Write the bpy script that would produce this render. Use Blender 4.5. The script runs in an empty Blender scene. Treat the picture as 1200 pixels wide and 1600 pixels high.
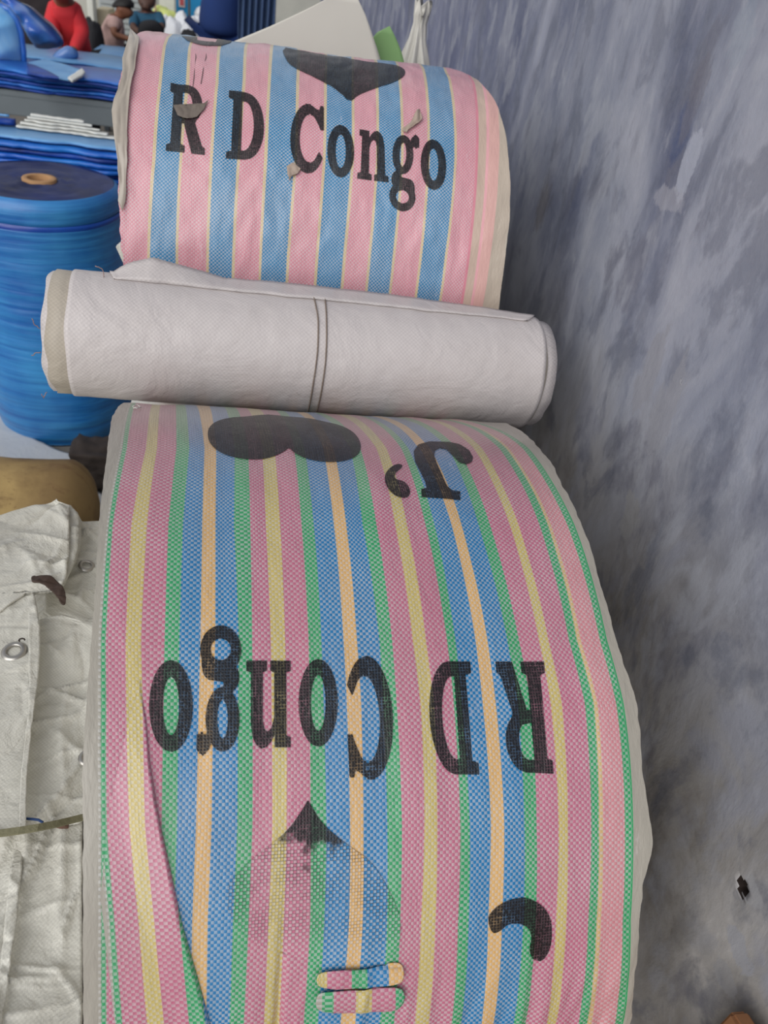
import bpy, bmesh, math, random
import numpy as np
from mathutils import Vector, Matrix, noise
C = bpy.context.scene.collection
SC = bpy.context.scene
random.seed(7)
# ---------------------------------------------------------------- camera
H = 1.60
PITCH, YAW, ROLL = math.radians(36), math.radians(12), math.radians(9.5)
F = 1200.0
fw = np.array([math.sin(YAW)*math.cos(PITCH), math.cos(YAW)*math.cos(PITCH), -math.sin(PITCH)])
r0 = np.array([math.cos(YAW), -math.sin(YAW), 0.0]); u0 = np.cross(r0, fw)
rt = r0*math.cos(ROLL)+u0*math.sin(ROLL); up = u0*math.cos(ROLL)-r0*math.sin(ROLL)
cam_d = bpy.data.cameras.new('camera'); cam = bpy.data.objects.new('camera', cam_d); C.objects.link(cam)
M = Matrix(((rt[0], up[0], -fw[0], 0), (rt[1], up[1], -fw[1], 0), (rt[2], up[2], -fw[2], H), (0, 0, 0, 1)))
cam.matrix_world = M
cam_d.sensor_fit = 'VERTICAL'; cam_d.sensor_height = 36; cam_d.lens = 27; cam_d.clip_start = .05; cam_d.clip_end = 60
cam_d.dof.use_dof = True; cam_d.dof.focus_distance = .95; cam_d.dof.aperture_fstop = 7.5
SC.camera = cam
# ---------------------------------------------------------------- light
W = bpy.data.worlds.new('world'); SC.world = W; W.use_nodes = True
nt = W.node_tree; bg = nt.nodes['Background']
tc = nt.nodes.new('ShaderNodeTexCoord'); sp = nt.nodes.new('ShaderNodeSeparateXYZ'); rp = nt.nodes.new('ShaderNodeValToRGB')
nt.links.new(tc.outputs['Generated'], sp.inputs[0]); mr = nt.nodes.new('ShaderNodeMapRange'); mr.inputs[1].default_value = -1; nt.links.new(sp.outputs['Z'], mr.inputs[0]); nt.links.new(mr.outputs[0], rp.inputs[0]); nt.links.new(rp.outputs[0], bg.inputs[0])
el = rp.color_ramp.elements; el[0].position = .30; el[0].color = (.42, .41, .40, 1); el[1].position = .95; el[1].color = (.50, .52, .56, 1); k = el.new(.52); k.color = (1, 1.0, 1.0, 1); k = el.new(.62); k.color = (.92, .95, 1.0, 1)
bg.inputs[1].default_value = .72
def sun(name, direction, strength, angle, col):
    d = bpy.data.lights.new(name, 'SUN'); d.energy = strength; d.angle = math.radians(angle); d.color = col
    o = bpy.data.objects.new(name, d); C.objects.link(o); o.rotation_euler = Vector(direction).to_track_quat('-Z', 'Y').to_euler(); return o
sun('soft_daylight', (.48, .66, -.48), 2.1, 60, (1.0, .985, .96))
SC.view_settings.view_transform = 'Standard'; SC.view_settings.look = 'None'; SC.view_settings.gamma = 1
SC.view_settings.use_curve_mapping = False; SC.view_settings.exposure = 0.0

# ---------------------------------------------------------------- projection helpers (camera at 0,0,H)
def ray(x, y): return fw+(x-600)/F*rt-(y-800)/F*up
def on_z(x, y, z): d = ray(x, y); return Vector((d*((z-H)/d[2])+np.array([0, 0, H])).tolist())
def on_y(x, y, Y): d = ray(x, y); return Vector((d*(Y/d[1])+np.array([0, 0, H])).tolist())
def on_x(x, y, X): d = ray(x, y); return Vector((d*(X/d[0])+np.array([0, 0, H])).tolist())
def lin(c):
    return tuple((v/255/12.92 if v/255 <= .04045 else ((v/255+.055)/1.055)**2.4) for v in c)
def rgb(*c): return lin(c)+(1,)

# ---------------------------------------------------------------- object helpers
def tag(o, label=None, cat=None, group=None, kind=None):
    if label: o['label'] = label
    if cat: o['category'] = cat
    if group: o['group'] = group
    if kind: o['kind'] = kind
    return o
def link(name, me, mat=None, parent=None, smooth=True):
    o = bpy.data.objects.new(name, me); C.objects.link(o)
    if mat: me.materials.append(mat)
    if parent: o.parent = parent
    if smooth:
        for p in me.polygons: p.use_smooth = True
    return o
def mesh(verts, faces, uv=None, ink=None):
    me = bpy.data.meshes.new('m'); me.from_pydata([tuple(v) for v in verts], [], faces); me.update()
    if uv is not None:
        l = me.uv_layers.new(name='UVMap'); idx = np.empty(len(me.loops), dtype=np.int32); me.loops.foreach_get('vertex_index', idx)
        l.data.foreach_set('uv', np.asarray(uv, dtype=np.float32)[idx].ravel())
    if ink is not None:
        a = me.attributes.new('ink', 'FLOAT', 'POINT'); a.data.foreach_set('value', np.asarray(ink, dtype=np.float32))
    return me
def empty(name, loc=(0, 0, 0), label=None, cat=None, group=None):
    o = bpy.data.objects.new(name, None); C.objects.link(o); o.location = loc; o.empty_display_size = .05
    bpy.context.view_layer.update()
    return tag(o, label, cat, group)
def rel(o, parent):   # keep world placement while parenting
    o.parent = parent; o.matrix_parent_inverse = Matrix.Translation(parent.location).inverted(); return o
def box_bm(bm, lo, hi):
    v = [bm.verts.new((x, y, z)) for x in (lo[0], hi[0]) for y in (lo[1], hi[1]) for z in (lo[2], hi[2])]
    for f in ((0, 1, 3, 2), (4, 6, 7, 5), (0, 4, 5, 1), (2, 3, 7, 6), (0, 2, 6, 4), (1, 5, 7, 3)): bm.faces.new([v[i] for i in f])
def box(name, lo, hi, mat, parent=None, bevel=.004):
    bm = bmesh.new(); box_bm(bm, lo, hi)
    if bevel: bmesh.ops.bevel(bm, geom=bm.edges[:], offset=bevel, segments=2, affect='EDGES')
    bmesh.ops.recalc_face_normals(bm, faces=bm.faces[:])
    me = bpy.data.meshes.new(name); bm.to_mesh(me); bm.free()
    o = link(name, me, mat, None, smooth=False)
    if parent: rel(o, parent)
    return o
def tube(name, pts, r, mat, parent=None, seg=8, closed=False):
    pts = [Vector(p) for p in pts]; n = len(pts); vs = []; fs = []
    for i, p in enumerate(pts):
        if closed: t = pts[(i+1) % n]-pts[i-1]
        else: t = pts[min(i+1, n-1)]-pts[max(i-1, 0)]
        t.normalize(); a = t.cross(Vector((0.13, .2, 1))); a.normalize(); b = t.cross(a)
        rr = r[i] if isinstance(r, (list, tuple)) else r
        for k in range(seg):
            w = 2*math.pi*k/seg; vs.append(p+a*rr*math.cos(w)+b*rr*math.sin(w))
    m = n if closed else n-1
    for i in range(m):
        j = (i+1) % n
        for k in range(seg):
            l = (k+1) % seg; fs.append((i*seg+k, i*seg+l, j*seg+l, j*seg+k))
    if not closed: fs += [tuple(range(seg))[::-1], tuple((n-1)*seg+k for k in range(seg))]
    o = link(name, mesh(vs, fs), mat)
    if parent: rel(o, parent)
    return o
def scan(shapes, rows, dx, smooth=0):
    """shapes: list of (outline, holes).  Returns verts (a,b) and quads filling the union row by row."""
    polys = [[outline]+list(holes) for outline, holes in shapes]
    allp = [p for s in polys for q in s for p in q]; b0 = min(p[1] for p in allp); b1 = max(p[1] for p in allp)
    verts = []; faces = []; cache = {}
    def vid(a, b):
        k = (round(a, 5), round(b, 5))
        if k not in cache: cache[k] = len(verts); verts.append((a, b))
        return cache[k]
    db = (b1-b0)/rows
    def cross(rings, b):
        xs = []
        for ring in rings:
            n = len(ring)
            for i in range(n):
                (xa, ya), (xb, yb) = ring[i], ring[(i+1) % n]
                if (ya <= b) != (yb <= b): xs.append(xa+(b-ya)*(xb-xa)/(yb-ya))
        xs.sort(); return [(xs[i], xs[i+1]) for i in range(0, len(xs)-1, 2)]
    def merged(b):
        iv = sorted(i for s in polys for i in cross(s, b)); out = []
        for i in iv:
            if out and i[0] <= out[-1][1]+1e-6: out[-1] = (out[-1][0], max(out[-1][1], i[1]))
            else: out.append(i)
        return out
    e = db*.02
    for r in range(rows):
        lo, hi = b0+r*db, b0+(r+1)*db; A = merged(lo+e); Bv = merged(hi-e)
        if len(A) != len(Bv): A = Bv = merged((lo+hi)/2)
        for (a0, a1), (c0, c1) in zip(A, Bv):
            if a0 > c1 or c0 > a1: m = merged((lo+hi)/2); continue
            n = max(1, int(math.ceil(max(a1-a0, c1-c0)/dx)))
            for k in range(n):
                t0, t1 = k/n, (k+1)/n
                faces.append((vid(a0+(a1-a0)*t0, lo), vid(a0+(a1-a0)*t1, lo), vid(c0+(c1-c0)*t1, hi), vid(c0+(c1-c0)*t0, hi)))
    faces = [tuple(dict.fromkeys(f)) for f in faces]; faces = [f for f in faces if len(f) > 2]
    return verts, faces
def sheetgrid(outline, rows, dx):
    """regular grid filling an outline that has one span per row: connected rows, even columns"""
    b0 = min(p[1] for p in outline); b1 = max(p[1] for p in outline); n = len(outline); e = (b1-b0)*1e-4
    sp_ = []
    for r in range(rows+1):
        b = min(max(b0+(b1-b0)*r/rows, b0+e), b1-e); xs = []
        for i in range(n):
            (xa, ya), (xb, yb) = outline[i], outline[(i+1) % n]
            if (ya <= b) != (yb <= b): xs.append(xa+(b-ya)*(xb-xa)/(yb-ya))
        sp_.append((min(xs), max(xs), b))
    m = max(3, int(max(c-a for a, c, _ in sp_)/dx)); vs = [(a+(c-a)*k/m, b) for a, c, b in sp_ for k in range(m+1)]
    return vs, [(r*(m+1)+k, r*(m+1)+k+1, (r+1)*(m+1)+k+1, (r+1)*(m+1)+k) for r in range(rows) for k in range(m)]
def chaikin(p, n=2):
    for _ in range(n):
        q = []
        for i in range(len(p)):
            a, b = p[i], p[(i+1) % len(p)]
            q += [(a[0]*.75+b[0]*.25, a[1]*.75+b[1]*.25), (a[0]*.25+b[0]*.75, a[1]*.25+b[1]*.75)]
        p = q
    return p

# ---------------------------------------------------------------- material helpers
class NT:
    def __init__(s, name):
        s.m = bpy.data.materials.new(name); s.m.use_nodes = True; s.t = s.m.node_tree; s.n = s.t.nodes; s.p = s.n['Principled BSDF']
    def new(s, typ, **k):
        n = s.n.new(typ)
        for a, b in k.items(): setattr(n, a, b)
        return n
    def ln(s, a, b): s.t.links.new(a, b)
    def val(s, sock, v):
        if hasattr(v, 'is_linked') or hasattr(v, 'links'): s.ln(v, sock)
        else: sock.default_value = v
    def math(s, op, a, b=0.0, c=0.0, clamp=False):
        n = s.new('ShaderNodeMath', operation=op, use_clamp=clamp); s.val(n.inputs[0], a); s.val(n.inputs[1], b); s.val(n.inputs[2], c); return n.outputs[0]
    def mix(s, f, a, b, blend='MIX'):
        n = s.new('ShaderNodeMix', data_type='RGBA', blend_type=blend); s.val(n.inputs[0], f); s.val(n.inputs[6], a); s.val(n.inputs[7], b); return n.outputs[2]
    def noise(s, vec, scale, detail=3, rough=.5, dist=0.0):
        n = s.new('ShaderNodeTexNoise'); s.ln(vec, n.inputs['Vector']); n.inputs['Scale'].default_value = scale; n.inputs['Detail'].default_value = detail
        n.inputs['Roughness'].default_value = rough; n.inputs['Distortion'].default_value = dist; return n.outputs['Fac']
    def maprange(s, v, a, b, c=0., d=1.):
        n = s.new('ShaderNodeMapRange'); n.clamp = True; s.val(n.inputs[0], v)
        for i, x in enumerate((a, b, c, d)): n.inputs[i+1].default_value = x
        return n.outputs[0]
    def mapping(s, vec, scale, rot=(0, 0, 0)):
        n = s.new('ShaderNodeMapping'); s.ln(vec, n.inputs[0]); n.inputs['Scale'].default_value = scale; n.inputs['Rotation'].default_value = rot; return n.outputs[0]
    def obj(s): return s.new('ShaderNodeTexCoord').outputs['Object']
    def pos(s): return s.new('ShaderNodeNewGeometry').outputs['Position']
    def bump(s, h, strength, dist=.002, prev=None):
        n = s.new('ShaderNodeBump'); s.ln(h, n.inputs['Height']); n.inputs['Strength'].default_value = strength; n.inputs['Distance'].default_value = dist
        if prev: s.ln(prev, n.inputs['Normal'])
        return n.outputs[0]
    def done(s, col=None, rough=.5, normal=None, spec=.5, coat=0, coatr=.3, metal=0, sheen=0):
        if col is not None: s.val(s.p.inputs['Base Color'], col)
        s.val(s.p.inputs['Roughness'], rough); s.p.inputs['Specular IOR Level'].default_value = spec
        s.p.inputs['Coat Weight'].default_value = coat; s.p.inputs['Coat Roughness'].default_value = coatr; s.p.inputs['Metallic'].default_value = metal
        if normal: s.ln(normal, s.p.inputs['Normal'])
        return s.m
def plain(name, col, rough=.6, var=.12, scale=20, bump=.2, coat=0, spec=.4, metal=0, sc3=(1, 1, 1), dist=.003):
    n = NT(name); v = n.mapping(n.pos(), sc3); f = n.noise(v, scale, 4); c = rgb(*col)
    d = tuple(x*(1-var) for x in c[:3])+(1,); e = tuple(min(1, x*(1+var)) for x in c[:3])+(1,)
    return n.done(n.mix(f, d, e), rough, n.bump(f, bump, dist), spec, coat, .25, metal)

def striped_cloth(name, bounds, cols, tape, pale, palemix, dirt=.0, grey_v=None, woven=None):
    """bounds: nominal stripe limits in metres (UV.x); cols has len(bounds)+1 colours.  Weave of flat tapes, laminated; ink attribute prints black."""
    n = NT(name); uvn = n.new('ShaderNodeUVMap'); uvn.uv_map = 'UVMap'; uv = uvn.outputs[0]
    s = n.new('ShaderNodeSeparateXYZ'); n.ln(uv, s.inputs[0]); u, v = s.outputs[0], s.outputs[1]
    lo, hi = -.2, 1.0; un = n.math('DIVIDE', n.math('SUBTRACT', u, lo), hi-lo)
    segs = [(lo, cols[0])]+[(b, c) for b, c in zip(bounds, cols[1:])]
    CH = 28; out = None
    for i in range(0, len(segs), CH):
        part = segs[i:i+CH]; r = n.new('ShaderNodeValToRGB'); r.color_ramp.interpolation = 'CONSTANT'; el = r.color_ramp.elements
        el[0].position = 0; el[0].color = rgb(*part[0][1]); el.remove(el[1])
        for b, c in part[1:]:
            e = el.new((b-lo)/(hi-lo)); e.color = rgb(*c)
        n.ln(un, r.inputs[0])
        out = r.outputs[0] if out is None else n.mix(n.math('GREATER_THAN', u, part[0][0]), out, r.outputs[0])
    # woven tapes
    cu = n.math('FRACT', n.math('DIVIDE', u, tape)); cv = n.math('FRACT', n.math('DIVIDE', v, tape))
    iu = n.math('FLOOR', n.math('DIVIDE', u, tape)); iv = n.math('FLOOR', n.math('DIVIDE', v, tape))
    chk = n.math('ABSOLUTE', n.math('SUBTRACT', n.math('MODULO', n.math('ADD', n.math('ADD', iu, iv), 4000), 2), 0))
    inside = n.math('MULTIPLY', n.math('GREATER_THAN', u, (woven or bounds)[0]), n.math('LESS_THAN', u, (woven or bounds)[-1]))
    chk = n.math('MULTIPLY', chk, inside)
    pc = n.mix(palemix, out, rgb(*pale))
    nz = n.noise(uv, 14, 4, .6)
    base = n.mix(n.math('MULTIPLY', chk, n.maprange(nz, .3, .7, .6, 1)), out, pc)
    edge = n.math('MAXIMUM', n.math('ABSOLUTE', n.math('SUBTRACT', cu, .5)), n.math('ABSOLUTE', n.math('SUBTRACT', cv, .5)))
    gap = n.math('MULTIPLY', n.maprange(edge, .42, .5), inside)
    base = n.mix(n.math('MULTIPLY', gap, .22), base, n.mix(.5, base, (.02, .02, .02, 1)))
    # dust and scuffs in patches; optional grey-brown band along v
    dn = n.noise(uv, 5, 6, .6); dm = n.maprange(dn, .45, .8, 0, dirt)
    if grey_v:
        dm = n.math('ADD', dm, n.math('MULTIPLY', n.maprange(v, grey_v[0], grey_v[1]), n.maprange(dn, .2, .8, grey_v[2]*.7, grey_v[2])), clamp=True)
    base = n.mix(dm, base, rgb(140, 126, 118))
    # faint white scratches of the laminate
    sm = n.mapping(uv, (40, 9, 1), (0, 0, .5)); sc = n.maprange(n.noise(sm, 1, 5, .65, .6), .66, .72, 0, .25)
    base = n.mix(sc, base, rgb(235, 225, 225))
    # ink
    at = n.new('ShaderNodeAttribute'); at.attribute_name = 'ink'; ink = at.outputs['Fac']
    n1 = n.noise(uv, 260, 2, .5); n2 = n.noise(uv, 45, 4, .6)
    gline = n.maprange(edge, .40, .46)
    body = n.maprange(n.math('ADD', ink, n.math('MULTIPLY', n.math('SUBTRACT', n2, .5), .9)), .42, .56)
    holes = n.math('MULTIPLY', gline, n.maprange(n1, .42, .55)); holes = n.math('MULTIPLY', holes, n.maprange(ink, .98, .85, .3, 1))
    solid = n.math('MULTIPLY', body, n.math('SUBTRACT', 1.0, n.math('MULTIPLY', holes, .75)))
    net = n.math('MULTIPLY', n.math('MULTIPLY', gline, n.maprange(n2, .28, .5)), n.maprange(ink, .03, .25, 0, .95))
    im = n.math('MAXIMUM', solid, net)
    base = n.mix(im, base, n.mix(.012, rgb(14, 12, 15), out))
    # relief
    h1 = n.math('MULTIPLY', n.math('ADD', n.math('SUBTRACT', 1.0, n.math('MULTIPLY', edge, 1.6)), n.math('MULTIPLY', chk, .3)), inside)
    b = n.bump(h1, .5, .0006)
    wn = n.noise(n.mapping(uv, (9, 2.2, 1), (0, 0, .1)), 3, 5, .55, .4); b = n.bump(wn, .35, .006, b)
    w2 = n.noise(n.mapping(uv, (60, 22, 1), (0, 0, .6)), 1, 4, .6, .5); b = n.bump(w2, .4, .0026, b)
    w3 = n.noise(n.mapping(uv, (240, 60, 1), (0, 0, .15)), 1, 3, .6, .4); b = n.bump(w3, .5, .0012, b)
    m_ = n.done(base, n.maprange(nz, .3, .7, .32, .48), b, .5, .4, .2); n.ln(n.math('MULTIPLY', n.math('SUBTRACT', 1.0, n.math('MULTIPLY', im, .75)), .45), n.p.inputs['Coat Weight']); return m_

def pp_white(name, col, tape=.0031, rough=.45, stain=.25, stain_col=(120, 108, 98), uvm=False, wr=.4):
    n = NT(name)
    if uvm: uvn = n.new('ShaderNodeUVMap'); uvn.uv_map = 'UVMap'; v = uvn.outputs[0]
    else: v = n.pos()
    s = n.new('ShaderNodeSeparateXYZ'); n.ln(v, s.inputs[0]); u, w = s.outputs[0], s.outputs[1]
    iu = n.math('FLOOR', n.math('DIVIDE', u, tape)); iv = n.math('FLOOR', n.math('DIVIDE', w, tape))
    chk = n.math('MODULO', n.math('ADD', n.math('ADD', iu, iv), 4000), 2)
    c = rgb(*col); c2 = tuple(x*.90 for x in c[:3])+(1,)
    base = n.mix(chk, c, c2); dn = n.noise(v, 6, 7, .65); base = n.mix(n.maprange(dn, .48, .8, 0, stain), base, rgb(*stain_col))
    d2 = n.noise(v, 38, 5, .7); base = n.mix(n.maprange(d2, .68, .78, 0, stain*1.2), base, rgb(70, 60, 55))
    b = n.bump(chk, .25, .0004)
    b = n.bump(n.noise(v, 7, 5, .6, 1.2), wr, .012, b); b = n.bump(n.noise(v, 30, 4, .6, .8), wr*.8, .004, b)
    return n.done(base, rough, b, .5, .15, .3)

# ================================================================ SETTING
def wall_material():
    n = NT('painted_plaster'); p = n.pos(); s = n.new('ShaderNodeSeparateXYZ'); n.ln(p, s.inputs[0]); y, z = s.outputs[1], s.outputs[2]
    m1 = n.mapping(p, (1, 3.4, 1.6), (-.2, 0, 0)); st = n.noise(m1, 1.2, 6, .55, .35)
    m2 = n.mapping(p, (1, 4.6, 2.6), (-.25, 0, 0)); st2 = n.noise(m2, 1.5, 7, .58, .5); iso = n.noise(n.mapping(p, (1, 1.6, 1)), 6, 9, .62, .3)
    m3 = n.mapping(p, (1, 3, 2), (.1, 0, 0)); st3 = n.noise(m3, 2.2, 7, .6, .4)
    fine = n.noise(p, 60, 6, .7)
    r = n.new('ShaderNodeValToRGB'); n.ln(st, r.inputs[0]); e = r.color_ramp.elements
    e[0].position = .34; e[0].color = rgb(96, 102, 124); e[1].position = .7; e[1].color = rgb(184, 187, 202)
    for q, c in ((.44, (122, 127, 145)), (.52, (146, 150, 165)), (.6, (164, 166, 178))):
        k = e.new(q); k.color = rgb(*c)
    low = n.new('ShaderNodeValToRGB'); n.ln(st3, low.inputs[0]); e = low.color_ramp.elements
    e[0].position = .34; e[0].color = rgb(124, 119, 114); e[1].position = .72; e[1].color = rgb(204, 200, 197)
    for q, c in ((.45, (154, 149, 144)), (.56, (176, 172, 169))):
        k = e.new(q); k.color = rgb(*c)
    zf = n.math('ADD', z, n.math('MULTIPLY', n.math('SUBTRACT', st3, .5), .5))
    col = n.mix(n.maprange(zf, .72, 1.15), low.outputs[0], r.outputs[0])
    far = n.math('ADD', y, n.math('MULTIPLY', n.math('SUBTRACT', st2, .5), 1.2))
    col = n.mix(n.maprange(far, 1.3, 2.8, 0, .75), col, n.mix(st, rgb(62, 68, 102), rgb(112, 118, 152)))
    col = n.mix(n.maprange(st2, .55, .63, 0, .6), col, rgb(150, 152, 166))
    col = n.mix(n.maprange(st2, .44, .37, 0, .5), col, rgb(98, 98, 112))
    col = n.mix(n.maprange(iso, .53, .62, 0, .5), col, rgb(172, 174, 184)); col = n.mix(n.maprange(iso, .465, .38, 0, .5), col, rgb(92, 97, 114))
    # individual stains and plaster scabs: (px, py, half width m, half height m, colour, strength)
    for (px, py, a, b, c, k) in STAINS:
        P = on_x(px, py, WALLX)
        dy = n.math('DIVIDE', n.math('SUBTRACT', y, P.y), a); dz = n.math('DIVIDE', n.math('SUBTRACT', z, P.z), b)
        rr = n.math('SQRT', n.math('ADD', n.math('MULTIPLY', dy, dy), n.math('MULTIPLY', dz, dz)))
        rr = n.math('ADD', rr, n.math('MULTIPLY', n.math('SUBTRACT', n.noise(m2, 6, 5, .7), .5), 2.4))
        dk = sum(c) < 330; col = n.mix(n.maprange(rr, 1.0, .45 if dk else .8, 0, k*(.6 if dk else .9)), col, rgb(*c))
    col = n.mix(n.maprange(fine, .35, .7, 0, .18), col, rgb(160, 160, 168))
    chips = n.maprange(n.noise(m3, 5, 9, .72, .8), .665, .69, 0, .7); col = n.mix(chips, col, rgb(178, 178, 184))
    b = n.bump(st2, .3, .008); b = n.bump(chips, .4, .003, b); b = n.bump(fine, .2, .0015, b); b = n.bump(st3, .3, .015, b); b = n.bump(iso, .3, .006, b)
    return n.done(col, .55, b, .35)
WALLX = .60
STAINS = [(1075, 250, .022, .05, (172, 176, 190), .9), (1065, 205, .03, .05, (58, 78, 122), .8), (850, 320, .05, .07, (98, 90, 88), .9),
          (1040, 310, .05, .02, (165, 165, 175), .6), (1010, 590, .03, .08, (150, 150, 158), .8), (1040, 640, .035, .09, (152, 152, 160), .7),
          (960, 690, .03, .05, (78, 84, 102), .7), (1120, 720, .05, .08, (98, 104, 122), .75), (985, 810, .03, .045, (158, 156, 156), .8),
          (1025, 850, .018, .06, (88, 96, 116), .7), (1110, 800, .03, .02, (86, 92, 108), .6), (1170, 1395, .02, .02, (172, 172, 176), .7),
          (1080, 1200, .02, .05, (96, 94, 92), .5), (1000, 500, .02, .05, (95, 98, 112), .6), (1150, 1480, .03, .02, (170, 172, 182), .7),
          (1130, 1530, .03, .016, (165, 165, 170), .6), (1060, 1450, .03, .05, (88, 82, 76), .6), (930, 1050, .03, .07, (86, 86, 98), .5),
          (1090, 140, .02, .06, (110, 108, 118), .5), (1160, 60, .03, .05, (140, 150, 165), .5)]
def build_wall():
    bm = bmesh.new(); hp = on_x(1157, 1386, WALLX); ny, nz = 120, 60
    ys = [-1.2+i*(12.2+1.2)/ny for i in range(ny+1)]; zs = [i*3.2/nz for i in range(nz+1)]
    g = [[bm.verts.new((WALLX+.006*noise.noise((y*1.3, z*1.7, 0)), y, z)) for z in zs] for y in ys]
    for i in range(ny):
        for j in range(nz): bm.faces.new((g[i][j], g[i][j+1], g[i+1][j+1], g[i+1][j]))
    # a real hole punched in the plaster
    near = [f for f in bm.faces if abs(f.calc_center_median().y-hp.y) < .12 and abs(f.calc_center_median().z-hp.z) < .06]
    bmesh.ops.subdivide_edges(bm, edges=list({e for f in near for e in f.edges}), cuts=15, use_grid_fill=True)
    hole = [f for f in bm.faces if (lambda c: math.hypot((c.y-hp.y)/.0105, (c.z-hp.z)/.0115)+.5*noise.noise((c.y*160, c.z*160, 3)) < 1)(f.calc_center_median())]
    if hole:
        r = bmesh.ops.extrude_face_region(bm, geom=hole)
        for v in [v for v in r['geom'] if isinstance(v, bmesh.types.BMVert)]: v.co.x += .03
        nv_ = {v for v in r['geom'] if isinstance(v, bmesh.types.BMVert)}
        for f in bm.faces:
            if any(v in nv_ for v in f.verts): f.material_index = 1
        bmesh.ops.delete(bm, geom=hole, context='FACES_ONLY')
    bmesh.ops.recalc_face_normals(bm, faces=bm.faces[:])
    me = bpy.data.meshes.new('wall_right'); bm.to_mesh(me); bm.free()
    if me.polygons[0].normal.x > 0: me.flip_normals()
    o = link('wall_right', me, wall_material()); me.materials.append(plain('dark_hole_shade', (38, 28, 24), .95)); return tag(o, kind='structure')  # inside of the hole coloured dark to stand for its shade
build_wall()
fl = box('floor', (-6, -1.2, -.08), (.75, 12.4, 0), plain('floor_concrete', (118, 112, 104), .8, .2, 6), None, 0); tag(fl, kind='structure')
def back_material():
    n = NT('workshop_back_wall'); p = n.pos(); s = n.new('ShaderNodeSeparateXYZ'); n.ln(p, s.inputs[0])
    f = n.noise(p, 2.5, 5); return n.done(n.mix(f, rgb(150, 150, 142), rgb(205, 203, 192)), .8)
bw = box('wall_back', (-6, 12.2, 0), (.75, 12.35, 3.4), back_material(), None, 0); tag(bw, kind='structure')

# ================================================================ BIG ROLLS
class Roll:
    def __init__(s, yc, zc, r, yd, td):
        s.yc, s.zc, s.r = yc, zc, r
        cy, sy, ct, st = math.cos(yd), math.sin(yd), math.cos(td), math.sin(td)
        s.M = np.array([[cy, -sy, 0], [sy, cy, 0], [0, 0, 1]])@np.array([[ct, 0, st], [0, 1, 0], [-st, 0, ct]])
        s.disp = lambda X, v: 0.0
    def hit(s, px, py):
        d = s.M.T@ray(px, py); a = d[1]**2+d[2]**2; b = d[1]*s.yc+d[2]*s.zc; c = s.yc**2+s.zc**2-s.r**2; D = b*b-a*c
        t = b/a if D < 0 else (b-math.sqrt(D))/a
        h = d*t; th = math.atan2(h[2]-s.zc, h[1]-s.yc) % (2*math.pi); return h[0], th*s.r
    def at(s, X, v, off=0.0):
        th = v/s.r; R = s.r+off+s.disp(X, v)
        w = s.M@np.array([X, s.yc+R*math.cos(th), s.zc+R*math.sin(th)]); return (w[0], w[1], w[2]+H)
def table_map(roll, tab, nominal):
    """rows of stripe limits read on the roll -> function (X, v) -> nominal u"""
    K = len(nominal); vs = []; Xs = []
    for k in range(K):
        pts = sorted((roll.hit(row[k], py)[::-1] for py, row in tab.items() if k < len(row) and row[k] is not None))
        vs.append([p[0] for p in pts]); Xs.append([p[1] for p in pts])
    def rowat(v): return np.array([np.interp(v, vs[k], Xs[k]) for k in range(K)])
    nom = np.array(nominal)
    def f(X, v, row=None):
        r = rowat(v) if row is None else row
        if X <= r[0]: return nom[0]+(X-r[0])
        if X >= r[-1]: return nom[-1]+(X-r[-1])
        return float(np.interp(X, r, nom))
    return f, rowat
def edge_map(roll, pts, amp, seed):
    q = sorted(roll.hit(*p)[::-1] for p in pts); v = [a for a, b in q]; x = [b for a, b in q]
    return lambda t: float(np.interp(t, v, x))+amp*(noise.noise((t*18, seed, 0))+.6*noise.noise((t*70, seed, 5)))
def build_cloth(name, roll, umap, rowat, XL, XR, nu, nv, mat, parent):
    per = 2*math.pi*roll.r; vs = []; uv = []; fs = []
    for j in range(nv+1):
        v = per*j/nv; row = rowat(v); a, b = XL(v), XR(v)
        for i in range(nu+1):
            X = a+(b-a)*i/nu; vs.append(roll.at(X, v if j < nv else 0)); uv.append((umap(X, v, row), v))
    for j in range(nv):
        for i in range(nu):
            k = j*(nu+1)+i; fs.append((k, k+nu+1, k+nu+2, k+1))
    o = link(name, mesh(vs, fs, uv), mat); rel(o, parent); return o
def build_end(roll, Xf, side, mat, parent, corer=.05):
    vs = []; fs = []; n = 160; rings = [1.0, .985, .96, .9, .8, .6, .4, .2]
    rr = [roll.r*k for k in rings]+[corer]
    for q, R in enumerate(rr):
        for k in range(n):
            th = 2*math.pi*k/n; dep = (.0, .006, .010, .012, .013, .013, .013, .013, .013)[q]+.003*noise.noise((math.cos(th)*3, math.sin(th)*3, R*30))
            X = Xf(th*roll.r)-side*dep
            w = roll.M@np.array([X, roll.yc+(R-.002*(q == 0))*math.cos(th), roll.zc+(R-.002*(q == 0))*math.sin(th)]); vs.append((w[0], w[1], w[2]+H))
    for q in range(len(rr)-1):
        for k in range(n):
            l = (k+1) % n; f = (q*n+k, q*n+l, (q+1)*n+l, (q+1)*n+k); fs.append(f if side > 0 else f[::-1])
    o = link('end_face', mesh(vs, fs), mat); rel(o, parent); return o
def layer_mat(name, a, b):
    n = NT(name); f = n.noise(n.pos(), 120, 4, .7); g = n.noise(n.pos(), 12, 4)
    return n.done(n.mix(f, rgb(*a), rgb(*b)), .6, n.bump(f, .6, .003), .4)
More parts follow.
